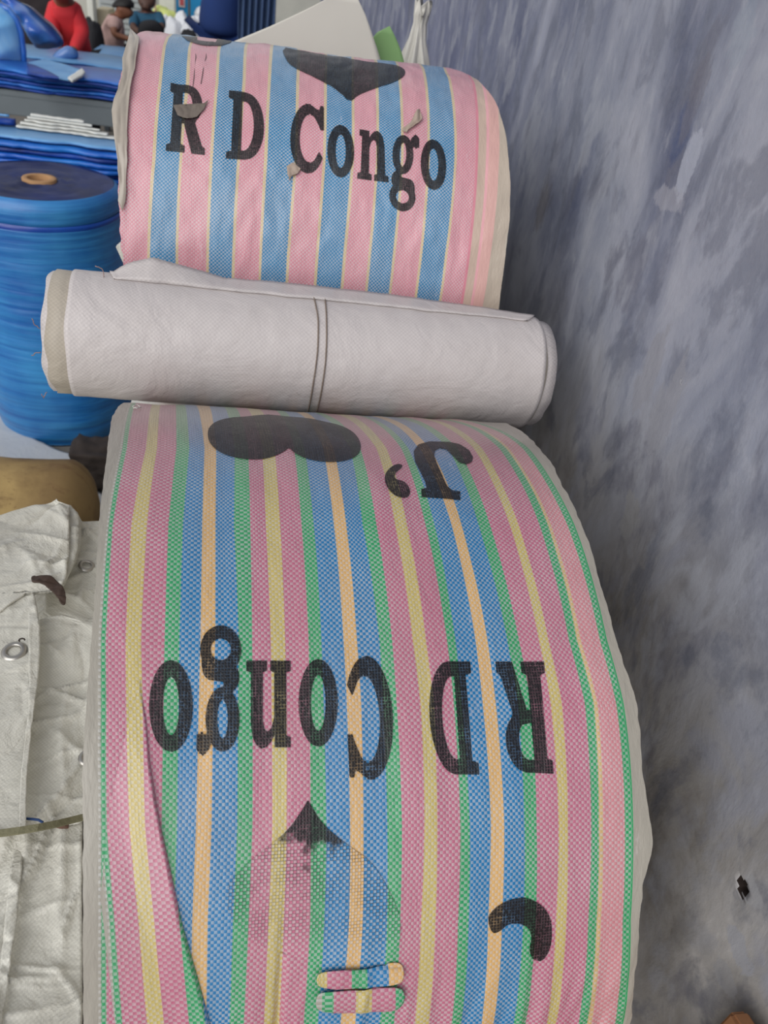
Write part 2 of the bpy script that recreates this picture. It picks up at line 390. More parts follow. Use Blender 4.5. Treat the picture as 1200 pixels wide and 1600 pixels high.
def print_shape(name, roll, umap, rowat, shapes, mat, parent, rows, dx, inkf, off=.0009, q=None):
    """shapes in photo coordinates (or in a glyph box mapped by q) laid on the cloth surface"""
    vv, ff = scan(shapes, rows, dx); vs = []; uv = []; ink = []
    for a, b in vv:
        if q:
            (bl, br, tr, tl) = q; x0 = bl[0]+(br[0]-bl[0])*a; y0 = bl[1]+(br[1]-bl[1])*a; x1 = tl[0]+(tr[0]-tl[0])*a; y1 = tl[1]+(tr[1]-tl[1])*a
            px, py = x0+(x1-x0)*b, y0+(y1-y0)*b
        else: px, py = a, b
        X, v = roll.hit(px, py); vs.append(roll.at(X, v, off)); uv.append((umap(X, v), v)); ink.append(inkf(px, py) if callable(inkf) else inkf)
    o = link(name, mesh(vs, ff, uv, ink), mat); rel(o, parent); return o
def arc(cx, cy, rx, ry, a0, a1, n=10):
    return [(cx+rx*math.cos(math.radians(a0+(a1-a0)*i/n)), cy+ry*math.sin(math.radians(a0+(a1-a0)*i/n))) for i in range(n+1)]
GL = {
 'R': [([(0, 0), (.48, 0), (.48, .1), (.37, .12), (.37, .43), (.44, .43), (.66, 0), (1, 0), (1, .1), (.93, .12), (.74, .46)]+arc(.55, .73, .39, .27, -55, 90, 10)+[(0, 1), (0, .88), (.1, .87), (.1, .12), (0, .1)],
        [[(.37, .55)]+arc(.5, .72, .16, .165, -90, 90, 8)+[(.37, .885)]])],
 'D': [([(0, 0)]+arc(.5, .5, .5, .5, -90, 90, 16)+[(0, 1), (0, .89), (.13, .88), (.13, .12), (0, .11)], [[(.39, .13)]+arc(.45, .5, .27, .37, -90, 90, 12)+[(.39, .87)]])],
 'C': [([(1, .98), (.9, .99), (.86, .92)]+arc(.52, .49, .52, .51, 62, 328, 26)+[(.86, .31)]+arc(.58, .5, .30, .36, 318, 62, 18)+[(.84, .7), (.9, .62), (1, .62)], [])],
 'o': [(arc(.5, .5, .5, .5, 0, 355, 30), [arc(.5, .5, .19, .32, 0, 350, 22)])],
 'n': [([(0, 0), (.46, 0), (.46, .12), (.37, .13), (.37, .64), (.43, .76), (.52, .81), (.59, .78), (.63, .68), (.63, .13), (.54, .12), (.54, 0), (1, 0), (1, .12), (.9, .13), (.9, .72), (.86, .87), (.77, .96), (.66, 1), (.54, .98), (.44, .92), (.36, .84), (.36, .98), (0, .98), (0, .86), (.1, .85), (.1, .13), (0, .12)], [])],
 'g': [(arc(.42, .72, .38, .25, 0, 350, 24), [arc(.42, .72, .12, .15, 0, 340, 16)]),
       ([(.62, .84), (.72, .95), (.86, 1), (1, .96), (1, .84), (.88, .82), (.8, .84), (.74, .80)], []),
       (chaikin([(.22, .52), (.06, .46), (.04, .36), (.16, .29), (.3, .28), (.5, .28), (.8, .2), (.9, .26), (.86, .38), (.7, .43), (.42, .42), (.38, .46), (.44, .5)], 2), []),
       (arc(.46, .19, .46, .19, 0, 350, 24), [arc(.46, .185, .23, .085, 0, 340, 16)])],
}
# ---- front roll
FR = Roll(.779, -1.0571, .5374, .0646, .0228)
XN = [-.0898, -.0854, -.065, -.0514, -.0338, -.0202, .0003, .0141, .0363, .0491, .0716, .0846, .1076, .1224, .1449, .1592, .1818, .1966, .2209, .2341, .2548, .2678, .2912, .3055, .3282, .3431, .3651, .3787, .4017, .4128, .4391, .4501]
FT = {
620:[205,210,238,250,272,286,304,325,345,364,384,403,428,442,460,476,492,506,528,543,556,570,585,600,622,638,658,673,693,706,726,735],
700:[188,194,227,243,272,292,318,336,362,383,409,427,457,474,502,519,544,561,587,602,620.5,637,653,670,697,712,736,751,776,789,813,824],
820:[167,172.5,204,227,259,281,314,335,360,386,415,436,469,489,519,539,562,585,615,633,657,677,704,720,746,765,795,811,839,855,883,895.5],
1000:[154,161,195,217.5,253,275,311,334,369,388,423,443.6,480,500.6,534,555,589,609.5,642.5,662,691,710,742,760.6,791,810.5,839.4,856.3,884.5,899,932,945],
1100:[153.4,162,195.6,220.5,251,274,308.6,330.5,367,388.4,424.4,445.5,481,504,538.6,561.6,594,616,654.6,674,702.5,719,753,774,807,829,857,878,909,925,957,971],
1290:[154.5,162,201,224,248,272,304,328,366,388,425.5,445.5,482,508,544,565,601,625,661,680,712,732.5,766,787,818,838,871,888,921,934.6,973,989],
1440:[154,162,196,219,243,268,298,322,359,382,419,441,482,504.6,542,563,600,621.7,655,676.7,706,730,761,783,816,837,867,886,916,931,970,985],
1590:[154,162,196,219,240,262,296,320,354.6,375,413,436,473,496,529.6,552.5,590,613.5,646.7,668,698,720,751.7,771.7,801.7,822.5,852.5,871,901.7,917,958,974]}
PINK, YEL, GRN, BLU, ORG = (190, 104, 130), (202, 180, 100), (34, 156, 94), (0, 118, 176), (222, 174, 104)
FILM = (166, 160, 148)
seq = [FILM, GRN, PINK, YEL, PINK, GRN, BLU, ORG, BLU, GRN, PINK, YEL, PINK, GRN, BLU, ORG, BLU, GRN, PINK, YEL, PINK, GRN, BLU, ORG, BLU, GRN, PINK, YEL, PINK, GRN, (208, 132, 140), GRN, FILM]
XNb = XN[:30]+[.4165]+XN[30:]; seqb = seq[:30]+[(212, 176, 118)]+seq[30:]
def fdisp(X, v):
    th = v/FR.r
    a = .0035*noise.noise((X*7, v*4, 1))+.0016*noise.noise((X*26, v*9, 2))
    k = max(0, min(1, (th-2.55)/.35))       # looser, more wrinkled low on the front
    a += k*(.0036*noise.noise((X*60, v*6, 4))+.0020*noise.noise((X*110+v*30, v*20, 6)))
    for xc, wd, dp, t0 in ((.0775, .0035, .008, 2.45), (.158, .004, -.003, 2.5), (.205, .003, -.003, 2.6), (.095, .005, -.0025, 2.65), (.33, .004, -.002, 2.5)):
        kk = max(0, min(1, (th-t0)/.3)); a -= kk*dp*math.exp(-((X-xc-.006*math.sin(v*6))/wd)**2)
    return a
FR.disp = fdisp
fmap, frow = table_map(FR, FT, XN)
pale_w = (176, 190, 204)
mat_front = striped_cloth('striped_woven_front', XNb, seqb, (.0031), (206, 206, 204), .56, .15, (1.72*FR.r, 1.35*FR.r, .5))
FL = edge_map(FR, [(196, 600), (175, 650), (166, 720), (156, 800), (150, 900), (143, 1000), (135, 1100), (130, 1200), (130, 1400), (131, 1590)], .0016, 3)
FRE = edge_map(FR, [(752, 620), (790, 660), (842, 700), (908, 820), (935, 900), (960, 1000), (994, 1100), (1003, 1200), (1014, 1260), (1020, 1320), (1008, 1380), (1000, 1440), (994, 1520), (987, 1590)], .003, 9)
front = empty('fabric_roll', tuple(FR.M@np.array([.18, FR.yc, FR.zc-FR.r])+np.array([0, 0, H])), 'large front roll of pink, blue, green and yellow striped woven sack fabric', 'fabric roll')
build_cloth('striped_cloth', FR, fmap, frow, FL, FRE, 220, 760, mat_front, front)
m_layers = layer_mat('cut_film_layers', (150, 144, 132), (205, 200, 190))
build_end(FR, FL, -1, m_layers, front); build_end(FR, FRE, 1, m_layers, front)
# flap of the outer layer folding over on the left
FLT = {1000: FT[1000][:8], 1100: FT[1100][:8], 1290: [154.5, 162, 201, 224, 262, 285, 320, 345], 1440: [168, 174, 215, 238, 276.7, 298, 334, 356], 1590: [175, 185, 227.5, 252, 290, 315, 352, 376], 1700: [182, 194, 238, 263, 302, 328, 366, 390]}
flmap, flrow = table_map(FR, FLT, XN[:8])
line = [(219, 1060), (221, 1085), (229, 1127), (234, 1187), (244, 1253), (253, 1298), (268, 1365), (284, 1440), (305, 1515), (326, 1590), (352, 1690)]
def flap(name, outline, umap, mat, offf, rows=110, dx=5, thick=.0012):
    vv, ff = sheetgrid(outline, rows, dx); vs = []; uv = []
    for a, b in vv:
        X, v = FR.hit(a, b); vs.append(FR.at(X, v, offf(a, b))); uv.append((umap(X, v), v))
    o = link(name, mesh(vs, ff, uv), mat); rel(o, front); return o
def lx(y): return float(np.interp(y, [p[1] for p in line], [p[0] for p in line]))
flap('overlapping_flap', line+[(200, 1690), (178, 1590), (166, 1480), (157, 1400), (170, 1270), (196, 1150)], flmap, mat_front,
     lambda a, b: .0006+.0048*max(0, 1-(lx(b)-a)/60)*min(1, (b-1060)/160)*min(1, max(0, lx(b)-a)/2.5))
# tuck near the bottom
T1 = {1500: [None]*3+[506.7, 543.3, 566, 602.5, 625.5]}
def xmap(xs, us):
    return lambda px: float(np.interp(px, xs, us))
def tuck(outline, xs, us, h, yc_, hh):
    vv, ff = sheetgrid(chaikin(outline, 2), 30, 2); vs = []; uv = []; um = xmap(xs, us)
    for a, b in vv:
        X, v = FR.hit(a, b); k = max(0, 1-((b-yc_)/hh)**2); vs.append(FR.at(X, v, .0012+h*math.sqrt(k))); uv.append((um(a), v))
    o = link('tuck', mesh(vs, ff, uv), mat_front); rel(o, front); s = o.modifiers.new('thickness', 'SOLIDIFY'); s.thickness = .001; s.offset = -1
tuck([(498, 1512), (492, 1528), (500, 1539), (560, 1537), (620, 1529), (629, 1520), (627, 1500), (604, 1500), (600, 1508)], [480, 496, 506.7, 543.3, 566, 602.5, 626], [XN[2]-.004, XN[2]+.002, XN[3], XN[4], XN[5], XN[6], XN[7]-.001], .0045, 1527, 20)
tuck([(492, 1558), (496, 1547), (510, 1543), (560, 1539), (622, 1534), (631, 1546), (626, 1562), (610, 1572), (560, 1576), (510, 1578), (494, 1572)], [491, 515, 552.5, 576, 611, 632], [XN[0]+.0005, XN[1], XN[2], XN[3], XN[4], XN[5]], .005, 1555, 24)
def lett(ch, roll, mp, q, mat, par, ink):
    nm = 'printed_letter' if ch != "'" else 'printed_apostrophe'
    w = max(abs(q[1][0]-q[0][0]), 1); return print_shape(nm, roll, mp, None, GL[ch], mat, par, 60, 5/w, ink, q=q)
def Q(l, t, r, b, rot=False):
    return ((r, t), (l, t), (l, b), (r, b)) if rot else ((l, b), (r, b), (r, t), (l, t))
lett('R', FR, fmap, ((849, 1034), (774, 1034), (790, 1206), (865, 1209)), mat_front, front, .86)
lett('D', FR, fmap, ((734, 1034), (664, 1034), (676, 1210), (748, 1210)), mat_front, front, .84)
lett('C', FR, fmap, ((609, 1029), (537, 1029), (546, 1218), (617, 1218)), mat_front, front, .74)
lett('o', FR, fmap, Q(466.6, 1029.8, 527.5, 1167, True), mat_front, front, .88)
lett('n', FR, fmap, Q(385, 1032, 454, 1170, True), mat_front, front, .85)
lett('g', FR, fmap, Q(307, 977, 377, 1181, True), mat_front, front, .82)
lett('o', FR, fmap, Q(233, 1032, 301, 1175, True), mat_front, front, .88)
def z5(p): return (560+p[0]/2.727, 640+p[1]/2.727)
def z4(p): return (150+p[0]/2.667, 620+p[1]/2.667)
def z9(p): return (560+p[0]/2.4, 1250+p[1]/2.4)
J = [(266, 342), (268, 378), (433, 390), (433, 352), (400, 350), (376, 330), (334, 235), (322, 200), (325, 178), (345, 168), (372, 174), (398, 200), (430, 232), (458, 238), (482, 228), (487, 208), (470, 178), (430, 152), (370, 139), (300, 138), (255, 150), (235, 180), (240, 225), (282, 312), (290, 342)]
print_shape('printed_letter', FR, fmap, None, [([z5(p) for p in J], [])], mat_front, front, 60, 5, .9)
AP = chaikin([(186, 250), (186, 238), (160, 235), (130, 255), (110, 285), (112, 325), (140, 365), (175, 382), (212, 380), (222, 350), (205, 318), (180, 305), (162, 305), (150, 290), (160, 270)], 2)
print_shape('printed_apostrophe', FR, fmap, None, [([z5(p) for p in AP], [])], mat_front, front, 40, 5, .82)
HT = chaikin([(462, 160), (475, 120), (530, 95), (640, 78), (760, 78), (900, 88), (1000, 108), (1070, 140), (1100, 180), (1105, 218), (1085, 252), (1030, 272), (960, 277), (880, 262), (825, 238), (804, 212), (785, 232), (740, 250), (670, 261), (600, 258), (530, 240), (480, 205)], 2)
print_shape('printed_heart', FR, fmap, None, [([z4(p) for p in HT], [])], mat_front, front, 60, 6, .97)
HB = chaikin([(480, 1251), (482, 1251), (502, 1286), (540, 1318), (580, 1345), (608, 1390), (628, 1440), (618, 1490), (570, 1500), (500, 1500), (420, 1490), (360, 1440), (350, 1390), (385, 1350), (420, 1322), (450, 1297), (474, 1262)], 1)
def hb_ink(x, y):
    t = max(0, 1-(y-1253)/95); s = max(0, 1-abs(x-490)/75)
    a = .22+.85*t**.7*(.35+.65*s)
    if x > 585 and 1370 < y < 1470: a = max(a, .34)
    a *= .55+.9*abs(noise.noise((x*.02, y*.012, 4)))*1.6 if y > 1345 else 1
    return a*max(0, min(1, (1500-y)/70))
print_shape('printed_heart', FR, fmap, None, [(HB, [])], mat_front, front, 80, 5, hb_ink)['label'] = 'worn, half faded printed heart'
HK = chaikin([(484, 452), (490, 425), (530, 390), (580, 368), (630, 365), (690, 395), (722, 440), (728, 500), (720, 560), (690, 607), (655, 603), (638, 560), (650, 520), (640, 480), (600, 460), (560, 462), (530, 490), (500, 500)], 1)
print_shape('printed_letter', FR, fmap, None, [([z9(p) for p in HK], [])], mat_front, front, 50, 5, lambda x, y: .86 if y < 1455 else .62)['label'] = 'worn curl of the printed letter J'
# ---- upper roll
UR = Roll(1.6735, -.5298, .3522, -.0305, -.0108)
UN = [-.0959, -.0889, -.0518, -.0461, -.0067, -.0021, .0354, .0406, .0816, .0859, .1266, .1311, .1754, .1789, .2194, .223, .2646, .2692, .3044, .3095, .3511, .3562, .3965, .4018, .4433]
UN = [(x+.0959)*1.0-.2 for x in UN]
UT = {
75:[250.5,257,292,297,334,340,376,382,421,426,462,467,507,510,547,550,585,590,616,621,654,659,690,694,727],
130:[242.7,250.5,286.5,294.5,331.5,337,373,380,417.7,422,460,465,505.7,509,546.7,549,586,590.7,620,625,660,665,697,701.7,738],
250:[232,240.7,278,283,323,328,366.7,371,411.7,416.7,458,461.7,504,507,546,549,587,590.7,624,628,665,669,706,710.7,743],
400:[226.5,231.7,272,276.6,318.5,322,359,363,404.7,408,446,450,492.6,496,532,536.5,575,579,611,615.5,652.7,657,691.5,695.6,730]}
UP, UY, UB = (212, 134, 148), (206, 182, 132), (0, 122, 172)
useq = [UP]; cyc = [UY, UB, UY, UP]
for i in range(24): useq.append(cyc[i % 4])
useq.append((196, 172, 156)); UNb = UN+[UN[-1]+.016, UN[-1]+.020, UN[-1]+.042]; useq += [(225, 165, 170), (214, 168, 160), (186, 172, 156)]
UR.disp = lambda X, v: .004*noise.noise((X*6, v*5, 11))+.0016*noise.noise((X*24+v*10, v*14, 12))+.0012*noise.noise((X*60, v*30, 13))
umap, urow = table_map(UR, UT, UN)
mat_upper = striped_cloth('striped_woven_upper', UNb, useq, .0031, (214, 208, 208), .6, .15, None, (-9, UN[-1]))
UL = edge_map(UR, [(236, 45), (208, 60), (194, 100), (184, 150), (182, 200), (184, 270), (186, 330), (192, 400), (196, 470)], .004, 21)
URE = edge_map(UR, [(700, 105), (745, 124), (772, 155), (788, 200), (797, 290), (797, 340), (790, 400), (782, 460), (775, 520)], .0012, 25)
upper = empty('fabric_roll', tuple(UR.M@np.array([.05, UR.yc, UR.zc-UR.r])+np.array([0, 0, H])), 'upper rear roll of pink and light blue striped woven sack fabric', 'fabric roll')
build_cloth('striped_cloth', UR, umap, urow, UL, URE, 160, 420, mat_upper, upper)
build_end(UR, UL, -1, m_layers, upper); build_end(UR, URE, 1, m_layers, upper)
def uq(tl, tr, br, bl): return (bl, br, tr, tl)
lett('R', UR, umap, uq((267, 130), (319, 137), (320, 243), (259, 236)), mat_upper, upper, .96)
lett('D', UR, umap, uq((358, 143), (413, 149), (412, 252), (353, 249)), mat_upper, upper, .96)
lett('C', UR, umap, uq((455, 162), (506, 164), (506, 271), (452, 267)), mat_upper, upper, .96)
lett('o', UR, umap, uq((511.5, 194), (553.5, 197), (553, 279), (511, 275)), mat_upper, upper, .96)
lett('n', UR, umap, uq((562, 201), (604, 206), (607, 285), (558, 279)), mat_upper, upper, .96)
lett('g', UR, umap, uq((613, 205), (655, 212), (652, 333), (607, 328)), mat_upper, upper, .96)
lett('o', UR, umap, uq((657, 216), (696, 220), (698, 299), (657, 295)), mat_upper, upper, .96)
UH = [(440, 76.5), (466, 79), (517, 85.5), (583, 97), (617, 103), (631, 108), (634, 115), (627, 123), (610, 131), (583, 138), (560, 147), (546, 158.5), (533, 144), (510, 129), (483, 117), (457, 106), (446, 93)]
print_shape('printed_heart', UR, umap, None, [(chaikin(UH, 1), [])], mat_upper, upper, 50, 5, .97)
print_shape('printed_heart', UR, umap, None, [([(282, 57), (292, 65), (308, 70), (328, 72.5), (346, 71.5), (358, 68), (365, 63), (340, 60), (337, 65.5), (308, 63), (308, 58)], [])], mat_upper, upper, 16, 5, .97)
m_torn = plain('frayed_tape', (168, 150, 136), .6, .25, 60, .5)
def torn(roll, outline, par, h, seed, mat=m_torn):
    vv, ff = sheetgrid(outline, 18, 1.5); vs = []
    cx = sum(p[0] for p in outline)/len(outline)
    for a, b in vv:
        X, v = roll.hit(a, b); vs.append(roll.at(X, v, .002+h*abs(noise.noise((a*.09, b*.09, seed)))+h*.3))
    o = link('torn_tape', mesh(vs, ff), mat); rel(o, par); s = o.modifiers.new('thickness', 'SOLIDIFY'); s.thickness = .0008; return o
m_dtorn = plain('dark_frayed_tape', (112, 102, 94), .6, .3, 60, .5)
torn(UR, [(271, 166), (278, 174), (292, 179), (305, 175), (316, 167), (326, 158), (319, 173), (308, 184), (292, 187), (278, 183)], upper, .002, 1, m_dtorn)
torn(UR, [(448, 262), (458, 256), (470, 266), (465, 274), (456, 276), (452, 284), (449, 272)], upper, .006, 2)
torn(UR, [(626, 206), (640, 196), (650, 178), (655, 175), (659, 190), (650, 198), (640, 204), (634, 211)], upper, .008, 3)
m_film = plain('milky_film', (170, 160, 148), .35, .1, 40, .6, .4)
for pts_ in ([(205, 52), (198, 80), (193, 100), (192, 128), (180, 158), (176, 170), (178, 205), (184, 238), (187, 300), (186, 318), (192, 330), (198, 300), (199, 250), (200, 190), (206, 140), (214, 100), (219, 62)],):
    pts_ = [(px+3.2*noise.noise((py*.13, i*.7, 0)), py) for i, (px, py) in enumerate((a[0]+(b[0]-a[0])*t, a[1]+(b[1]-a[1])*t) for a, b in zip(pts_, pts_[1:]+pts_[:1]) for t in (0, .25, .5, .75))]
    o = torn(UR, pts_, upper, .008, 7, m_film); o.name = 'film_edge'
m_dthread = plain('dark_thread', (96, 84, 84), .7)
for pts_ in ([(305, 63), (306, 90), (303, 120), (300, 150)], [(323, 67), (322, 90), (317, 112), (314, 132)]):
    q_ = [UR.at(*UR.hit(*p), .001) for p in pts_]; tube('loose_thread', q_, .0006, m_dthread, upper, 5)

# ================================================================ WHITE ROLL LYING IN THE VALLEY
WR = Roll(1.1973, -.5620, .0984, .0418, .0321)
WR.disp = lambda X, v: .0014*noise.noise((X*9, v*14, 31))+.0007*noise.noise((X*40, v*30, 32))-.0025*math.exp(-((X-.158)/.05)**2)*max(0, noise.noise((X*10, v*50, 3)))
def wx(px, py): return WR.hit(px, py)[0]
m_white = pp_white('white_woven_cloth', (204, 196, 194), .0034, .5, .22, (150, 138, 130), uvm=True)
m_beige = pp_white('beige_inner_cloth', (176, 166, 152), .0034, .6, .3, (120, 108, 96), uvm=True)
wroll = empty('fabric_roll', tuple(WR.M@np.array([.15, WR.yc, WR.zc-WR.r])+np.array([0, 0, H])), 'narrow plain white woven fabric roll lying across between the two striped rolls', 'fabric roll')
def sleeve(name, r, xl, xr, mat, parent, roll=WR, nu=120, nv=120):
    vs = []; uv = []; fs = []; base = roll.r
    for j in range(nv+1):
        th = 2*math.pi*j/nv; a, b = xl(th), xr(th)
        for i in range(nu+1):
            X = a+(b-a)*i/nu; vs.append(roll.at(X, (th % (2*math.pi))*base, r-base)); uv.append((X+1, th*base))
    for j in range(nv):
        for i in range(nu):
            k = j*(nu+1)+i; fs.append((k, k+nu+1, k+nu+2, k+1))
    o = link(name, mesh(vs, fs, uv), mat); rel(o, parent)
    s = o.modifiers.new('thickness', 'SOLIDIFY'); s.thickness = .0016; s.offset = -1; return o
def rag(x0, amp, sc, seed): return lambda th: x0+amp*noise.noise((math.cos(th)*sc, math.sin(th)*sc, seed))
xo, xb, xi = wx(101, 520), wx(70, 540), wx(63, 540)
yo, yi = wx(853, 580), wx(872, 580)
sleeve('outer_layer', WR.r, rag(xo, .004, 1.5, 1), rag(yo, .003, 1.5, 2), m_white, wroll)
sleeve('beige_inner_layer', WR.r-.0028, rag(xb, .007, 2.2, 5), rag(yo+.003, .002, 3, 6), m_beige, wroll, nu=40)
sleeve('white_inner_layer', WR.r-.006, rag(xi, .004, 2.5, 9), rag(yi, .004, 2.5, 8), m_white, wroll, nu=40)
for sd, X0 in ((-1, xi+.012), (1, yi-.012)):
    vs = []; fs = []; n = 64; rr = [WR.r-.007, .075, .05, .028, .0279]
    for q, R in enumerate(rr):
        for k in range(n):
            th = 2*math.pi*k/n; w = WR.M@np.array([X0-sd*(.05 if q == 4 else .002*noise.noise((R*300, th*2, 0))), WR.yc+R*math.cos(th), WR.zc+R*math.sin(th)]); vs.append((w[0], w[1], w[2]+H))
    for q in range(4):
        for k in range(n): l = (k+1) % n; fs.append((q*n+k, q*n+l, (q+1)*n+l, (q+1)*n+k))
    o = link('end_face', mesh(vs, fs), m_layers); rel(o, wroll)
# loose outer end of the white cloth standing up behind the roll
FLP = [(172, 431), (188, 419), (207, 411), (240, 404), (256, 409), (300, 421), (345, 434), (385, 445), (420, 450), (480, 462), (560, 468), (640, 476), (720, 484), (780, 491), (834, 496)]
def loose():
    vs = []; uv = []; fs = []; n = 110; m = 10
    xs = np.linspace(172, 834, n+1)
    for i, px in enumerate(xs):
        py = float(np.interp(px, [p[0] for p in FLP], [p[1] for p in FLP])); X = wx(px, py+50)
        base = Vector(WR.at(X, math.radians(92)*WR.r, .0)); lowb = Vector(WR.at(X, math.radians(70)*WR.r, -.002))
        top = on_y(px, py, base.y+.02+.03*math.sin(math.pi*i/n)); top.z = max(top.z, base.z+.001)
        for j in range(m+1):
            t = j/m; p = lowb.lerp(base, min(1, t*2)) if t < .5 else base.lerp(top, (t-.5)*2)
            p = p+Vector((0, -.004*math.sin(math.pi*t)+.003*noise.noise((px*.03, t*3, 0)), .0015)); vs.append(p); uv.append((X+1, t*.08))
    for i in range(n):
        for j in range(m): k = i*(m+1)+j; fs.append((k, k+m+1, k+m+2, k+1))
    o = link('loose_flap', mesh(vs, fs, uv), m_white); rel(o, wroll); s = o.modifiers.new('thickness', 'SOLIDIFY'); s.thickness = .0022; s.offset = 0
loose()
m_twine = plain('grey_brown_twine', (128, 114, 104), .8, .3, 300, .6)
for xs_ in ([(490, 466), (497, 500), (496, 550), (489, 600), (481, 640)], [(507, 466), (510, 510), (509, 560), (503, 605), (494, 642)]):
    pts = [WR.hit(*p) for p in xs_]; vq = [p[1] for p in pts]; xq = [p[0] for p in pts]; o_ = []
    for k in range(64):
        th = 2*math.pi*k/64; o_.append(WR.at(float(np.interp(th*WR.r, vq, xq)), th*WR.r, .0012))
    tube('twine_loop', o_, .0013, m_twine, wroll, 6, True)
def thread(name, pts, mat, parent, r=.0007):
    pts = [Vector(p) for p in pts]; out = []
    for i in range(len(pts)-1):
        for k in range(4): out.append(pts[i].lerp(pts[i+1], k/4)+Vector((.001*random.uniform(-1, 1), 0, .001*random.uniform(-1, 1))))
    out.append(pts[-1]); return tube(name, out, r, mat, parent, 5)
m_fray = plain('frayed_thread', (150, 122, 116), .7, .2, 100, .3)
for a, b, c in (((50, 497), (54, 506), (60, 514)), ((49, 556), (54, 552), (60, 551)), ((73, 612), (68, 622), (64, 636)), ((148, 415), (160, 420), (168, 424))):
    P0 = Vector(WR.at(wx(*c) if c[0] > 62 else xi, WR.hit(70, c[1])[1])); Y = P0.y
    thread('loose_thread', [on_y(*a, Y), on_y(*b, Y), P0], m_fray, wroll)
m_wthread = plain('white_thread', (214, 212, 204), .6, .1, 100, .2)
def fthread(pts, roll, par, mat=m_wthread, h=.003, r=.0007):
    q = []
    for p in pts: X, v = roll.hit(*p); q.append(roll.at(X, v, h))
    thread('loose_thread', q, mat, par, r)
fthread([(207, 638), (214, 636), (221, 639), (214, 641), (208, 640)], FR, front)

# ================================================================ WRAPPED BUNDLE THAT CARRIES THE UPPER ROLL
def lumpy(name, lo, hi, mat, amp=.02, seg=(14, 14, 10), seed=1, rnd=.12, parent=None, sc=5):
    """soft stuffed bundle: rounded, creased box"""
    bm = bmesh.new(); bmesh.ops.create_cube(bm, size=2)
    bmesh.ops.subdivide_edges(bm, edges=bm.edges[:], cuts=seg[0], use_grid_fill=True)
    c = (Vector(lo)+Vector(hi))/2; h = (Vector(hi)-Vector(lo))/2
    for v in bm.verts:
        p = v.co; q = Vector([math.copysign(abs(x)**1.0, x) for x in p]); L = (abs(p.x)**6+abs(p.y)**6+abs(p.z)**6)**(1/6); q = p*(1-rnd+rnd/L*1.0)/1.0
        w = c+Vector((q.x*h.x, q.y*h.y, q.z*h.z)); d = q.normalized()
        a = amp*(noise.noise(w*sc+Vector((seed, 0, 0)))+.5*noise.noise(w*sc*3+Vector((0, seed, 0)))+.35*abs(noise.noise(w*sc*6)))
        if p.z > -.97: v.co = w+d*a*.8-d*amp*.6
        else: v.co = w
    bmesh.ops.recalc_face_normals(bm, faces=bm.faces[:])
    me = bpy.data.meshes.new(name); bm.to_mesh(me); bm.free(); o = link(name, me, mat)
    if parent: rel(o, parent)
    return o
m_sack = pp_white('white_sack_cloth', (208, 206, 198), .0034, .5, .3)
ub = H-.5298-.3522
o = lumpy('wrapped_bundle', (-.29, 1.46, 0), (.36, 1.95, ub-.008), m_sack, .015, seed=4)
tag(o, 'white wrapped bundle, only its pale corner showing under the upper pink roll', 'bundle')
P1 = on_y(181, 388, 1.44); 
vs = [on_y(181, 386, 1.46), on_y(196, 373, 1.46), on_y(200, 392, 1.46), on_y(192, 410, 1.46)]
for p in list(vs): vs.append(p+Vector((.0, .012, 0)))
co = link('cloth_corner', mesh(vs, [(0, 1, 2, 3), (7, 6, 5, 4), (0, 4, 5, 1), (1, 5, 6, 2), (2, 6, 7, 3), (3, 7, 4, 0)]), m_sack, None, False); rel(co, o)

# ================================================================ THINGS STANDING BEHIND THE UPPER ROLL
def standing(name, pts, Y, thick, mat, label, cat, yd=0.0, layers=1, wob=.004):
    """tall folded sheet bundle standing on the floor; upper outline given, sides run down to the floor"""
    obs = []
    root = empty(name, (0, 0, 0), label, cat); a = on_y(*pts[len(pts)//2], Y); root.location = (a.x, Y, 0); bpy.context.view_layer.update()
    for L in range(layers):
        P = [on_y(x, y, Y) for x, y in pts]; out = [(p.x, p.z) for p in P]; out += [(out[-1][0]+.02, .0), (out[0][0]-.0, .0)]
        vv, ff = sheetgrid(out, 90, .012); sh = L*thick*1.15
        vs = [(x+.006*L*(1 if z > .3 else 0), Y+sh+wob*noise.noise((x*9, z*6, L))+yd*(x-a.x), z-.01*L*(z > .5)) for x, z in vv]
        o = link('folded_sheet', mesh(vs, ff), mat); s = o.modifiers.new('thickness', 'SOLIDIFY'); s.thickness = thick; s.offset = 0; rel(o, root)
    return root
m_paper = plain('cream_white_sheet', (206, 202, 192), .7, .04, 8, .15)
standing('folded_sheet_bundle', [(350, 70), (372, 62), (420, 42), (480, 14), (522, -8), (556, -8), (570, 20), (580, 48), (588, 75), (596, 104)], 2.05, .006, m_paper, 'tall stiff cream white folded sheets standing behind the upper pink roll', 'folded sheets', layers=4)
m_green = plain('pale_green_sheet', (128, 166, 108), .55, .08, 9, .15, .1)
standing('folded_green_sheet', [(580, 64), (583, 55), (596, 47), (609, 41), (618, 58), (627, 80), (632, 100), (634, 118)], 2.1, .012, m_green, 'light green folded sheet standing between the cream sheets and the crumpled white bag', 'folded sheet')
